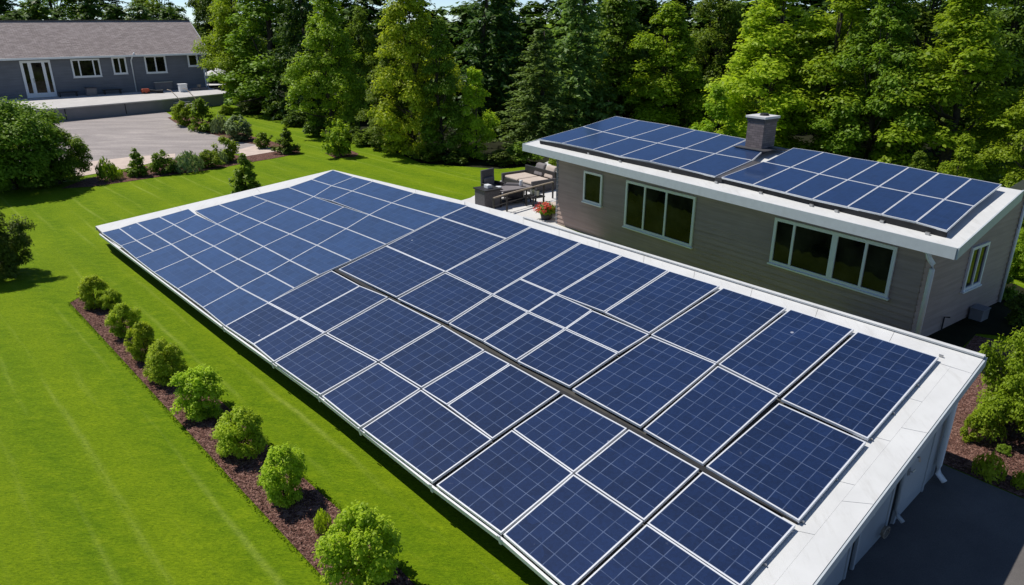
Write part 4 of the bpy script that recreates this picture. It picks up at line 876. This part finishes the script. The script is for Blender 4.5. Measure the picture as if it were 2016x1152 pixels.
# ------------------------------------------------------------------ vegetation
def rng_dirs(rg, n):
    v = rg.normal(size=(n, 3)); return v / np.linalg.norm(v, axis=1, keepdims=True)
def leaf_quads(rg, pos_, nrm, size, asp=0.6, droop=0.0):
    n = len(pos_); nrm = nrm / np.linalg.norm(nrm, axis=1, keepdims=True)
    a = rng_dirs(rg, n); a[:, 2] -= droop
    a -= nrm * np.sum(a * nrm, axis=1, keepdims=True); a /= np.linalg.norm(a, axis=1, keepdims=True) + 1e-9
    b = np.cross(nrm, a); s = (size * rg.uniform(0.6, 1.3, n))[:, None]
    fold = nrm * s * 0.12
    return np.stack([pos_ - a * s * .5, pos_ + b * s * asp * .5 + fold, pos_ + a * s * .55, pos_ - b * s * asp * .5 + fold], axis=1)
def clump_crown(seed, H, Rr, env, nclump, nleaf, lsize, rc, z0=0.05, flat=0.75, upb=0.85, inner=0.25):
    """leaf clumps spread through an uneven crown; returns quads and clump centres"""
    rg = np.random.default_rng(seed); Q = []; Cc = []
    lob = rg.uniform(0, 6.28, 3); amp = rg.uniform(.10, .24, 3)
    for k in range(nclump):
        h = z0 + (1 - z0) * rg.uniform(0, 1) ** 0.9; ang = rg.uniform(0, 2 * math.pi)
        e = env(h) * Rr * (1 + sum(a * math.sin((i + 2) * ang + l + 5 * h) for i, (a, l) in enumerate(zip(amp, lob))))
        r = e * math.sqrt(rg.uniform(inner, 1.0))
        r0 = rc * rg.uniform(.6, 1.35) * (0.65 + 0.5 * env(h))
        c = np.array([r * math.cos(ang), r * math.sin(ang), max(r0 * .45, h * H - r0 * .4)]); Cc.append((c, r0))
        n = int(nleaf * (r0 / rc) ** 2)
        d = rng_dirs(rg, n); d[:, 2] = np.abs(d[:, 2]) * .9 + d[:, 2] * .35
        rad = r0 * rg.uniform(.35, 1.08, n) ** 0.6
        p = c + d * rad[:, None] * np.array([1, 1, flat]) + rg.normal(size=(n, 3)) * r0 * .10
        p[:, 2] = np.maximum(p[:, 2], 0.03)
        nr = d * .75 + np.array([-.12, .04, upb]) + rng_dirs(rg, n) * .6
        Q.append(leaf_quads(rg, p, nr, lsize, .62, .3))
    return np.concatenate(Q), Cc
def conifer_crown(seed, H, Rr, nwh, nbr, nsp, lsize, z0=0.03, power=0.8, droop=0.35):
    rg = np.random.default_rng(seed); Q = []; tips = []
    for wv in range(nwh):
        h = z0 + (1 - z0) * (wv + rg.uniform(0, .8)) / nwh; L = Rr * (1 - h) ** power * rg.uniform(.75, 1.12) + .15
        for k in range(max(3, int(nbr * (1 - .5 * h)))):
            ang = rg.uniform(0, 2 * math.pi); l = L * rg.uniform(.55, 1.15); dr = droop * rg.uniform(.5, 1.4)
            t = rg.uniform(.12, 1.0, max(4, int(nsp * l / Rr + 4))) ** .75
            side = rg.normal(size=len(t)) * l * .16 * (1.1 - t)
            x = l * t * math.cos(ang) - side * math.sin(ang); y = l * t * math.sin(ang) + side * math.cos(ang)
            z = np.maximum(h * H + l * .18 * t - dr * l * t ** 2 - np.abs(side) * .4 + rg.normal(size=len(t)) * .05, .05)
            p = np.stack([x, y, z], 1); nr = rng_dirs(rg, len(t)) * .6 + np.array([math.cos(ang) * .35, math.sin(ang) * .35, .8])
            Q.append(leaf_quads(rg, p, nr, lsize, .42, .7)); tips.append((h * H, ang, l, dr))
    return np.concatenate(Q), tips
def wood_mesh(seed, H, r0, Cc=None, nlimb=14, top=.92):
    rg = random.Random(seed); mb = MB(); pts = []; x = y = 0
    for k in range(7):
        pts.append(A3(x, y, -0.05 + H * top * k / 6)); x += rg.uniform(-.02, .02) * H; y += rg.uniform(-.02, .02) * H
    mb.tube(pts, [r0 * (1.25 if k == 0 else 1) * (1 - .88 * k / 6) for k in range(7)], 8)
    if Cc:
        for c, r in rg.sample(Cc, min(nlimb, len(Cc))):
            zs = max(.12 * H, c[2] * .62); f = min(.999, zs / (H * top)) * 6; i = int(f); b = pts[i] + (pts[min(i + 1, 6)] - pts[i]) * (f - i)
            m_ = b * .5 + c * .5 - A3(0, 0, .06 * H * rg.random()); rr = r0 * (1 - .85 * zs / H) * .5
            mb.tube([b, m_, c], [rr, rr * .62, rr * .22], 6)
    V = np.array(mb.v); me = bpy.data.meshes.new("wood"); me.from_pydata([tuple(p) for p in V], [], mb.f); me.update()
    for p in me.polygons: p.use_smooth = True
    return me
ENV = {
 'oval': lambda h: max(.12, math.sin(math.pi * min(1, .12 + .88 * h) ** .8)) ** .7,
 'tall': lambda h: (.62 + .38 * h / .32) if h < .32 else max(.10, 1 - (h - .32) / .68 * .86),
 'cone': lambda h: max(.08, (1 - h) ** .75 * (1 if h > .12 else .75)),
 'round': lambda h: math.sqrt(max(.06, 1 - (2 * h - .95) ** 2)),
}
PROTO = {}
def proto(kind, seed):
    key = (kind, seed)
    if key in PROTO: return PROTO[key]
    if kind == 'broad':      q, c = clump_crown(seed, 10, 3.1, ENV['tall'], 120, 240, .215, .74); wd = wood_mesh(seed, 10, .24, c, 22); ref = (10, 3.1)
    elif kind == 'feather':  q, c = clump_crown(seed, 10, 2.5, ENV['tall'], 150, 200, .185, .56, flat=1.15, upb=.6); wd = wood_mesh(seed, 10, .16, c, 22); ref = (10, 2.5)
    elif kind == 'conical':  q, c = clump_crown(seed, 10, 2.6, ENV['cone'], 130, 190, .20, .60, z0=.02, flat=.9); wd = wood_mesh(seed, 10, .20, c, 16); ref = (10, 2.6)
    elif kind == 'spruce':
        q, tp = conifer_crown(seed, 10, 2.5, 52, 13, 34, .27); c = None; wd = wood_mesh(seed, 10, .20, None, 0, .98); ref = (10, 2.5)
    elif kind == 'maple':    q, c = clump_crown(seed, 5, 1.5, ENV['tall'], 80, 170, .155, .40); wd = wood_mesh(seed, 5, .10, c, 14); ref = (5, 1.5)
    elif kind == 'bush':     q, c = clump_crown(seed, 1, .52, ENV['round'], 90, 120, .062, .13, z0=.02, flat=1.0, inner=.35); wd = wood_mesh(seed, 1, .025, c, 14, .7); ref = (1, .52)
    elif kind == 'bush_far': q, c = clump_crown(seed, 1, .52, ENV['round'], 50, 46, .12, .16, z0=.02, flat=1.0, inner=.3); wd = wood_mesh(seed, 1, .025, c, 8, .7); ref = (1, .52)
    elif kind == 'conebush': q, c = clump_crown(seed, 1, .5, ENV['cone'], 52, 44, .11, .14, z0=.02, flat=1.0, inner=.3); wd = wood_mesh(seed, 1, .03, c, 8, .8); ref = (1, .5)
    elif kind == 'spiky':
        rg = np.random.default_rng(seed); n = 520; th = rg.uniform(0, 6.28, n); r = .5 * np.sqrt(rg.uniform(0, 1, n)); hh = rg.uniform(.15, 1.0, n) * (1.1 - r)
        p = np.stack([r * np.cos(th), r * np.sin(th), np.maximum(hh * .9, .05)], 1); q = leaf_quads(rg, p, np.stack([np.cos(th), np.sin(th), rg.uniform(-.2, .5, n)], 1), .20, .3, 1.2); c = [(x, .1) for x in p[:30]]; wd = wood_mesh(seed, 1, .02, c, 10, .6); ref = (1, .5)
    elif kind == 'bigshrub': q, c = clump_crown(seed, 3, 2.0, ENV['round'], 130, 220, .13, .40, z0=.02, flat=.9, inner=.35); wd = wood_mesh(seed, 3, .10, c, 16, .8); ref = (3, 2.0)
    cxy = q.reshape(-1, 3)[:, :2].mean(0); q = q - np.array([cxy[0], cxy[1], 0]) * .8
    fl_ = q.reshape(-1, 3); ref = (float(np.percentile(fl_[:, 2], 99.7)), float(np.percentile(np.abs(fl_[:, 0]), 98.5)))
    PROTO[key] = (quads_mesh(kind + "_leaves", q), wd, ref); return PROTO[key]
MATCACHE = {}
def plant(name, kind, seed, p, H, Rr, m_, label, cat, group=None, rz=None, parts=("crown", "trunk")):
    me, wd, (h0, r0) = proto(kind, seed)
    key = (me.name, m_)
    if key not in MATCACHE:
        a = me.copy(); a.materials.clear(); a.materials.append(M[m_]); b = wd.copy(); b.materials.clear(); b.materials.append(M['bark']); MATCACHE[key] = (a, b)
    a, b = MATCACHE[key]
    t_ = thing(name, p, label, cat, group)
    t_.rotation_euler = (0, 0, rz if rz is not None else (seed * 1.7 + p[0] * 3.1 + p[1]) % 6.28); t_.scale = (Rr / r0, Rr / r0, H / h0)
    for nm, me_ in zip(parts, (a, b)):
        o = bpy.data.objects.new(nm, me_); COL.objects.link(o); o.parent = t_
    return t_
def px_plant(name, kind, seed, cx, yb, yt, hw, m_, label, cat, group=None, z=0.0, parts=("foliage", "stem"), hmul=1.0, wmul=1.0):
    """plant standing at pixel cx, yb, reaching up to yt, hw pixels wide to either side"""
    p = at(cx, yb, z); h = dist_h(cx, yb, yt, z); dd = (p - CAM) @ A3(0, CP, -SP)
    return plant(name, kind, seed, p, h * hmul, hw * wmul * dd / F, m_, label, cat, group, parts=parts)

# the row of round shrubs in the bark bed
row = [(183, 606, 540, 27, "farthest round shrub in the bark bed, slightly darker, at the bed's pointed end"), (216, 610, 566, 21, "smallest pale shrub of the bark bed, squeezed behind the farthest one"),
       (241, 660, 594, 34, "round shrub in the bark bed, third from its far tip"), (281, 708, 630, 33, "tall narrow shrub in the bark bed, fourth from its far tip"),
       (323, 752, 666, 40, "wide round shrub in the middle of the bark bed, beside the third panel row"), (393, 815, 721, 46, "bushy round shrub in the bark bed, fourth nearest of its row"),
       (471, 893, 799, 49, "leafy round shrub in the bark bed, just beyond the second nearest one"), (555, 985, 873, 54, "second nearest round shrub of the bark bed, standing clear with a dark shadow"),
       (713, 1148, 994, 80, "nearest and largest bright lime shrub of the bark bed")]
for k, (cx, yb, yt, hw, lab) in enumerate(row):
    px_plant("round_shrub", 'bush', 11 + k % 5, cx + 7, yb, yt, hw, 'leaf_lime', lab, "shrub", "round shrubs along the bark bed", hmul=.93, wmul=.92)
px_plant("small_shrub", 'spiky', 31, 637, 1045, 1003, 17, 'leaf_lime', "small sprouting shrub behind the nearest round shrub of the bark bed", "shrub")
# shrubs around the courtyard
far_sh = [("spiky", 41, 213, 356, 310, 17, 'leaf_mid', "wispy upright shrub at the left end of the courtyard border"), ("spiky", 42, 230, 353, 326, 13, 'leaf_lime', "small pale lime plant right of the wispy upright shrub"),
 ("conebush", 43, 273, 347, 293, 19, 'leaf_mid', "pointed upright green shrub in the courtyard border"), ("bush_far", 44, 322, 342, 297, 23, 'leaf_mid', "rounded dark green shrub right of the pointed one in the border"),
 ("bush_far", 54, 346, 340, 318, 13, 'leaf_dark', "small dark shrub between the rounded shrub and the wispy grey one"),
 ("spiky", 45, 374, 338, 297, 27, 'leaf_grey', "wispy grey green shrub in the middle of the courtyard border"), ("bush_far", 46, 413, 330, 295, 24, 'leaf_bright', "yellow green mounded shrub in the courtyard border"),
 ("bush_far", 47, 447, 318, 269, 25, 'leaf_bright', "taller bright shrub at the right end of the courtyard border"), ("spiky", 48, 437, 324, 296, 13, 'leaf_grey', "low grey plant at the foot of the taller bright border shrub"),
 ("bush_far", 49, 365, 248, 200, 20, 'leaf_bright', "yellow green shrub beside the garden steps"), ("conebush", 50, 402, 258, 195, 29, 'leaf_mid', "largest mid green shrub below the terrace end wall"),
 ("spiky", 51, 438, 262, 226, 22, 'leaf_grey', "soft bluish shrub between the two large shrubs by the terrace"), ("bush_far", 52, 472, 277, 228, 31, 'leaf_grey', "broad grey green shrub at the courtyard's far right corner"),
 ("bush_far", 53, 519, 292, 260, 16, 'leaf_mid', "small round shrub beside the pink path"), ("conebush", 43, 566, 302, 252, 20, 'leaf_dark', "dark cone shaped shrub at the tip of the border"),
 ("bush_far", 44, 446, 226, 205, 14, 'leaf_bright', "small bright shrub at the foot of the terrace corner")]
for kd, sd_, cx, yb, yt, hw, m_, lab in far_sh: px_plant("border_shrub", kd, sd_, cx, yb, yt, hw, m_, lab, "shrub", "shrubs around the courtyard")
px_plant("lawn_shrub", 'conebush', 61, 487, 380, 308, 27, 'leaf_mid', "dark upright shrub on the lawn behind the white roof end", "shrub", hmul=1.05)
px_plant("lawn_shrub", 'bush_far', 62, 670, 308, 238, 31, 'leaf_bright', "round bright shrub alone on the lawn in front of the trees", "shrub")
px_plant("lawn_shrub", 'bush_far', 63, 627, 268, 226, 26, 'leaf_dark', "dark shrub at the foot of the tall trees behind the round lawn shrub", "shrub")
# big dark shrubs on the left
for cx, yb, yt, hw, sd_, m_, lab in ((30, 372, 205, 95, 71, 'leaf_mid', "huge leafy shrub at the left edge in front of the courtyard"), (118, 362, 262, 56, 72, 'leaf_mid', "lower lobe shaped shrub joined to the huge left one"),
                                     (-30, 360, 190, 80, 73, 'leaf_mid', "tall leafy shrub behind the huge left edge one"), (-5, 548, 420, 54, 71, 'leaf_dark', "dark tree like shrub cut by the left edge above the bark bed")):
    px_plant("large_shrub", 'bigshrub', sd_, cx, yb, yt, hw, m_, lab, "shrub", "big shrubs at the left edge", hmul=1.05)
# right hand side
for kd, cx, yb, yt, hw, sd_, m_, lab in (('bigshrub', 1992, 862, 645, 76, 72, 'leaf_bright', "big bright shrub on the mulch beyond the outbuilding corner"), ('bigshrub', 2120, 900, 690, 80, 71, 'leaf_mid', "big shrub cut by the right edge over the mulch"),
   ('bush_far', 1910, 868, 815, 24, 45, 'leaf_bright', "small round plant at the outbuilding corner in the mulch"), ('spiky', 1943, 938, 893, 28, 42, 'leaf_lime', "low spreading plant by the driveway edge"), ('spiky', 2012, 960, 928, 20, 41, 'leaf_lime', "low plant at the right edge by the driveway"),
   ('bush_far', 1975, 892, 876, 14, 46, 'leaf_mid', "tiny green tuft in the mulch under the big bright shrub"),
   ('bigshrub', 2000, 545, 455, 42, 73, 'leaf_bright', "bright shrub on the lawn behind the taupe house end"), ('bigshrub', 2040, 500, 370, 60, 72, 'leaf_mid', "tall shrub behind the taupe house at the right edge"), ('bush_far', 1975, 590, 545, 18, 47, 'leaf_mid', "small shrub at the back corner of the taupe house"), ('bush_far', 2006, 640, 575, 30, 46, 'leaf_dark', "dark shrub in the shade beside the taupe house end wall")):
    px_plant("side_shrub", kd, sd_, cx, yb, yt, hw, m_, lab, "shrub", "shrubs on the driveway side")
# dark railing along the patio
t_ = thing("patio_railing", at(1030, 404), "dark posts with a pale weathered top rail across the patio", "railing")
rp_ = [at(*q) for q in ((972, 426), (998, 417), (1036, 406), (1070, 396), (1088, 391))]
for a, b in zip(rp_, rp_[1:]):
    MB().bar(a + A3(0, 0, .80), b + A3(0, 0, .80), .09, .05).build("top_rail", M['wood'], t_); MB().bar(a + A3(0, 0, .42), b + A3(0, 0, .42), .03, .03).build("lower_rail", M['frame'], t_)
for a in rp_: MB().box(a + A3(0, 0, .39), HU * .03, HI * .03, A3(0, 0, .385)).build("post", M['frame'], t_)
# red flowers in a pot at the house corner
p = at(1076, 432); t_ = thing("flower_pot", p, "pot of red flowers at the taupe house corner", "flower pot")
MB().lathe(p, [(.18, 0), (.24, .08), (.27, .28), (.24, .30)], 14).build("pot", M['frame'], t_, smooth=True)
rg = np.random.default_rng(5); n = 420; d = rng_dirs(rg, n); d[:, 2] = np.abs(d[:, 2]); q = leaf_quads(rg, d * rg.uniform(.2, .46, (n, 1)) + A3(0, 0, .30), d + A3(0, 0, .4), .15)
link("foliage", quads_mesh("foliage", q), M['leaf_mid'], t_)
d = rng_dirs(rg, 150); d[:, 2] = np.abs(d[:, 2]) * .8 + .2; d[:, 0] -= .3; q = leaf_quads(rg, d * rg.uniform(.38, .50, (150, 1)) + A3(0, 0, .30), d, .10, .9)
link("flower", quads_mesh("flower", q), M['red'], t_)
px_plant("patio_shrub", 'bush_far', 46, 1092, 330, 300, 14, 'leaf_bright', "bright green shrub beyond the patio at the house corner", "shrub")

# trees along the edge of the wood: kind, px, base y, half width px, top y, leaves, label
trees = [
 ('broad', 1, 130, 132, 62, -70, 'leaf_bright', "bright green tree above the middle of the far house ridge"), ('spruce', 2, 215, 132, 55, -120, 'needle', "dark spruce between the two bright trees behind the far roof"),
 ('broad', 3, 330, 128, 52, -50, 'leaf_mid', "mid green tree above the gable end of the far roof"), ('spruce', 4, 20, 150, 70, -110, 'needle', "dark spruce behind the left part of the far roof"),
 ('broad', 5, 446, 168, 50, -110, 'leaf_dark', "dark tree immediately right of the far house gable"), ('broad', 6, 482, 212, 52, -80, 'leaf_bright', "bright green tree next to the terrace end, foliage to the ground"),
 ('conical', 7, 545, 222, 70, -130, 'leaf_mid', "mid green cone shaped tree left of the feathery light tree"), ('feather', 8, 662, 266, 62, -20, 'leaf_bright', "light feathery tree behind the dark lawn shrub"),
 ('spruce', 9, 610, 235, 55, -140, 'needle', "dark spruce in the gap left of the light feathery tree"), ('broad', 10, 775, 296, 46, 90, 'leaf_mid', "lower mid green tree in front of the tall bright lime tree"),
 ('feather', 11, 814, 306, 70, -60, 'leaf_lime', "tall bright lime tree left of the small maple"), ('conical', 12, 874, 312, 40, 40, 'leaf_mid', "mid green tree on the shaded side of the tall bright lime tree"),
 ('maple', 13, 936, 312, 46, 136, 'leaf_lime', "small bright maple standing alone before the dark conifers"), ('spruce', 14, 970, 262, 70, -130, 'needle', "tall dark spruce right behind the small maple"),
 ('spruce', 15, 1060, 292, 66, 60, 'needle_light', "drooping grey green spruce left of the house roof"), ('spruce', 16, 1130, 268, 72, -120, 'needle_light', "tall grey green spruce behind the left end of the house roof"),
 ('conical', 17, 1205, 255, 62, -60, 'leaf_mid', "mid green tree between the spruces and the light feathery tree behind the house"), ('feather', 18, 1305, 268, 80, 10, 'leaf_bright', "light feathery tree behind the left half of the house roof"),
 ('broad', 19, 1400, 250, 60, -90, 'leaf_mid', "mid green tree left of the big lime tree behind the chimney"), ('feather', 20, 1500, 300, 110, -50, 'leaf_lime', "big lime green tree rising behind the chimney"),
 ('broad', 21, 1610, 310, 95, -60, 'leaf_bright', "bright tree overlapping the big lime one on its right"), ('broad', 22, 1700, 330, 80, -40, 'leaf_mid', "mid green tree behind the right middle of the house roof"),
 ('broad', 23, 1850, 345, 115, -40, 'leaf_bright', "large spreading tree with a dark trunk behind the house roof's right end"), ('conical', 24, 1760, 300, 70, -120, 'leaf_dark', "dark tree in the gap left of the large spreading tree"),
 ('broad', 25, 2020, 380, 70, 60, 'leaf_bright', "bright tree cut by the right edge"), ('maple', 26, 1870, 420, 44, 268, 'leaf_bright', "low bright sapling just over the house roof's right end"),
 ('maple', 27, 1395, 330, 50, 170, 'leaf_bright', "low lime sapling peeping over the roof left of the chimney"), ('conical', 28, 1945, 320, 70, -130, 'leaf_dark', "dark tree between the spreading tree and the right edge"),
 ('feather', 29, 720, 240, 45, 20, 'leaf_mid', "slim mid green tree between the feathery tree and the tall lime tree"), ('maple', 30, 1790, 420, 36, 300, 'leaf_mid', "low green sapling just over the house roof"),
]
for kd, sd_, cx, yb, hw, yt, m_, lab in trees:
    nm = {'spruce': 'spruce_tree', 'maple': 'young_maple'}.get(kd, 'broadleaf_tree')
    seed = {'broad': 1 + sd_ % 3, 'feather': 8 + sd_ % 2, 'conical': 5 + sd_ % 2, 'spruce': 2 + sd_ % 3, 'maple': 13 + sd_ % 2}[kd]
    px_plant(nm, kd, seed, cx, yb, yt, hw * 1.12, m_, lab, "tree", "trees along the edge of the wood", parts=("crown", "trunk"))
for k, (cx, yb, yt, hw, kd, m_, lab) in enumerate(((722, 290, 255, 24, 'bush_far', 'leaf_mid', "low shrub at the wood's edge left of the tall lime tree"), (752, 300, 272, 20, 'bush_far', 'leaf_dark', "dark low shrub at the left foot of the tall lime tree"),
    (846, 322, 285, 24, 'bush_far', 'leaf_mid', "low shrub at the right foot of the tall lime tree"), (898, 326, 292, 22, 'bush_far', 'leaf_dark', "dark low shrub just left of the small maple"), (985, 330, 295, 26, 'bush_far', 'leaf_dark', "dark low shrub just right of the small maple"),
    (1025, 326, 280, 30, 'bush_far', 'leaf_mid', "low shrub under the drooping spruce near the patio"), (588, 252, 215, 24, 'bush_far', 'leaf_dark', "dark low shrub under the cone shaped tree by the lawn bay"), (545, 238, 200, 26, 'bush_far', 'leaf_mid', "low shrub at the back of the lawn bay beside the far house"),
    (500, 228, 196, 24, 'bush_far', 'leaf_dark', "dark low shrub at the lawn bay next to the terrace trees"), (700, 284, 250, 22, 'bush_far', 'leaf_dark', "dark low shrub between the feathery tree and the lime tree"))):
    px_plant("edge_shrub", kd, 44 + k % 3, cx, yb - 4, yt, hw * 1.2, m_, lab, "shrub", "low shrubs along the wood's edge")
# the wood behind: one dense mass of trees
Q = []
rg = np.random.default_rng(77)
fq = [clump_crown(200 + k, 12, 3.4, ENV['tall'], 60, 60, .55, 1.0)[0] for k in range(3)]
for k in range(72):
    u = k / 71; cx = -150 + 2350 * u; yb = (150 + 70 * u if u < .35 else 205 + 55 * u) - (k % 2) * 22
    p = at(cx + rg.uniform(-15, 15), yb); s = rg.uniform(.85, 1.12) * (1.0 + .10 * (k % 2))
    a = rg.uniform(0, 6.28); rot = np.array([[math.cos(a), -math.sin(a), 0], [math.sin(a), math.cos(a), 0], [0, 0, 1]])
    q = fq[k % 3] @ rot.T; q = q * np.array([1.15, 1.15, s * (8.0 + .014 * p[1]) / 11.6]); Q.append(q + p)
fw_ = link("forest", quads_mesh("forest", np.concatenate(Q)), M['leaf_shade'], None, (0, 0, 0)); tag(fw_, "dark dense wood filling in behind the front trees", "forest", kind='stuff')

# ------------------------------------------------------------------ grass blades and bark chips near the viewer
rg = np.random.default_rng(3); n = 600000
xy = np.stack([rg.uniform(-15, 0.5, n), rg.uniform(6, 21, n)], 1)
bed = np.array([at(*q)[:2] for q in ((138, 597), (158, 586), (215, 606), (262, 640), (310, 690), (375, 745), (440, 795), (526, 876), (600, 944), (656, 994), (735, 1070), (830, 1165), (800, 1230), (720, 1230), (650, 1152), (545, 1040), (450, 938), (300, 773), (215, 680))])
def inside(pts, poly):
    ins = np.zeros(len(pts), bool); j = len(poly) - 1
    for i in range(len(poly)):
        a, b = poly[i], poly[j]; c = ((a[1] > pts[:, 1]) != (b[1] > pts[:, 1])) & (pts[:, 0] < (b[0] - a[0]) * (pts[:, 1] - a[1]) / (b[1] - a[1] + 1e-12) + a[0]); ins ^= c; j = i
    return ins
under_roof = np.array([p[:2] for p in inset_poly([outer[0], outer[1], outer[4], outer[6]], .3)])
dmin = np.full(n, 9.0)
for a_, b_ in zip(bed, np.roll(bed, -1, 0)):
    ab = b_ - a_; tt = np.clip(((xy - a_) @ ab) / (ab @ ab), 0, 1); dmin = np.minimum(dmin, np.linalg.norm(xy - a_ - tt[:, None] * ab, axis=1))
keep = ~inside(xy, bed) & ~inside(xy, under_roof) & (dmin < .10 * rg.uniform(0, 1, n)); xy = xy[keep]; n = len(xy)
th = rg.uniform(0, 6.28, n); h = rg.uniform(.010, .026, n); wd = rg.uniform(.006, .012, n) * 1.3; ln = rg.normal(size=(n, 2)) * .020
b0 = np.stack([xy[:, 0] - np.cos(th) * wd, xy[:, 1] - np.sin(th) * wd, np.zeros(n)], 1); b1 = np.stack([xy[:, 0] + np.cos(th) * wd, xy[:, 1] + np.sin(th) * wd, np.zeros(n)], 1)
t1 = np.stack([xy[:, 0] + np.cos(th) * wd * .3 + ln[:, 0], xy[:, 1] + np.sin(th) * wd * .3 + ln[:, 1], h], 1); t0 = np.stack([xy[:, 0] - np.cos(th) * wd * .3 + ln[:, 0], xy[:, 1] - np.sin(th) * wd * .3 + ln[:, 1], h], 1)
gr = link("grass", quads_mesh("grass", np.stack([b0, b1, t1, t0], 1)), M['blade']); tag(gr, "short grass blades fringing the bark bed", "grass", kind='stuff')
n = 60000; xy = np.stack([rg.uniform(-14, 0, n), rg.uniform(5, 21, n)], 1); xy = xy[inside(xy, bed)]
sb_poly = np.array([at(*q)[:2] for q in ((1890, 922), (2040, 988), (2040, 870), (1890, 850))]); xy2 = np.stack([rg.uniform(7, 13, 9000), rg.uniform(9, 15, 9000)], 1); xy = np.concatenate([xy, xy2[inside(xy2, sb_poly)]]); n = len(xy)
p = np.stack([xy[:, 0], xy[:, 1], rg.uniform(.016, .04, n)], 1); q = leaf_quads(rg, p, rng_dirs(rg, n) * .6 + A3(0, 0, 1), .05, .45)
chp = link("bark_chips", quads_mesh("bark_chips", q), m_mulch("bark_chip")); tag(chp, "loose brown bark chips covering the planting beds", "bark chips", kind='stuff')
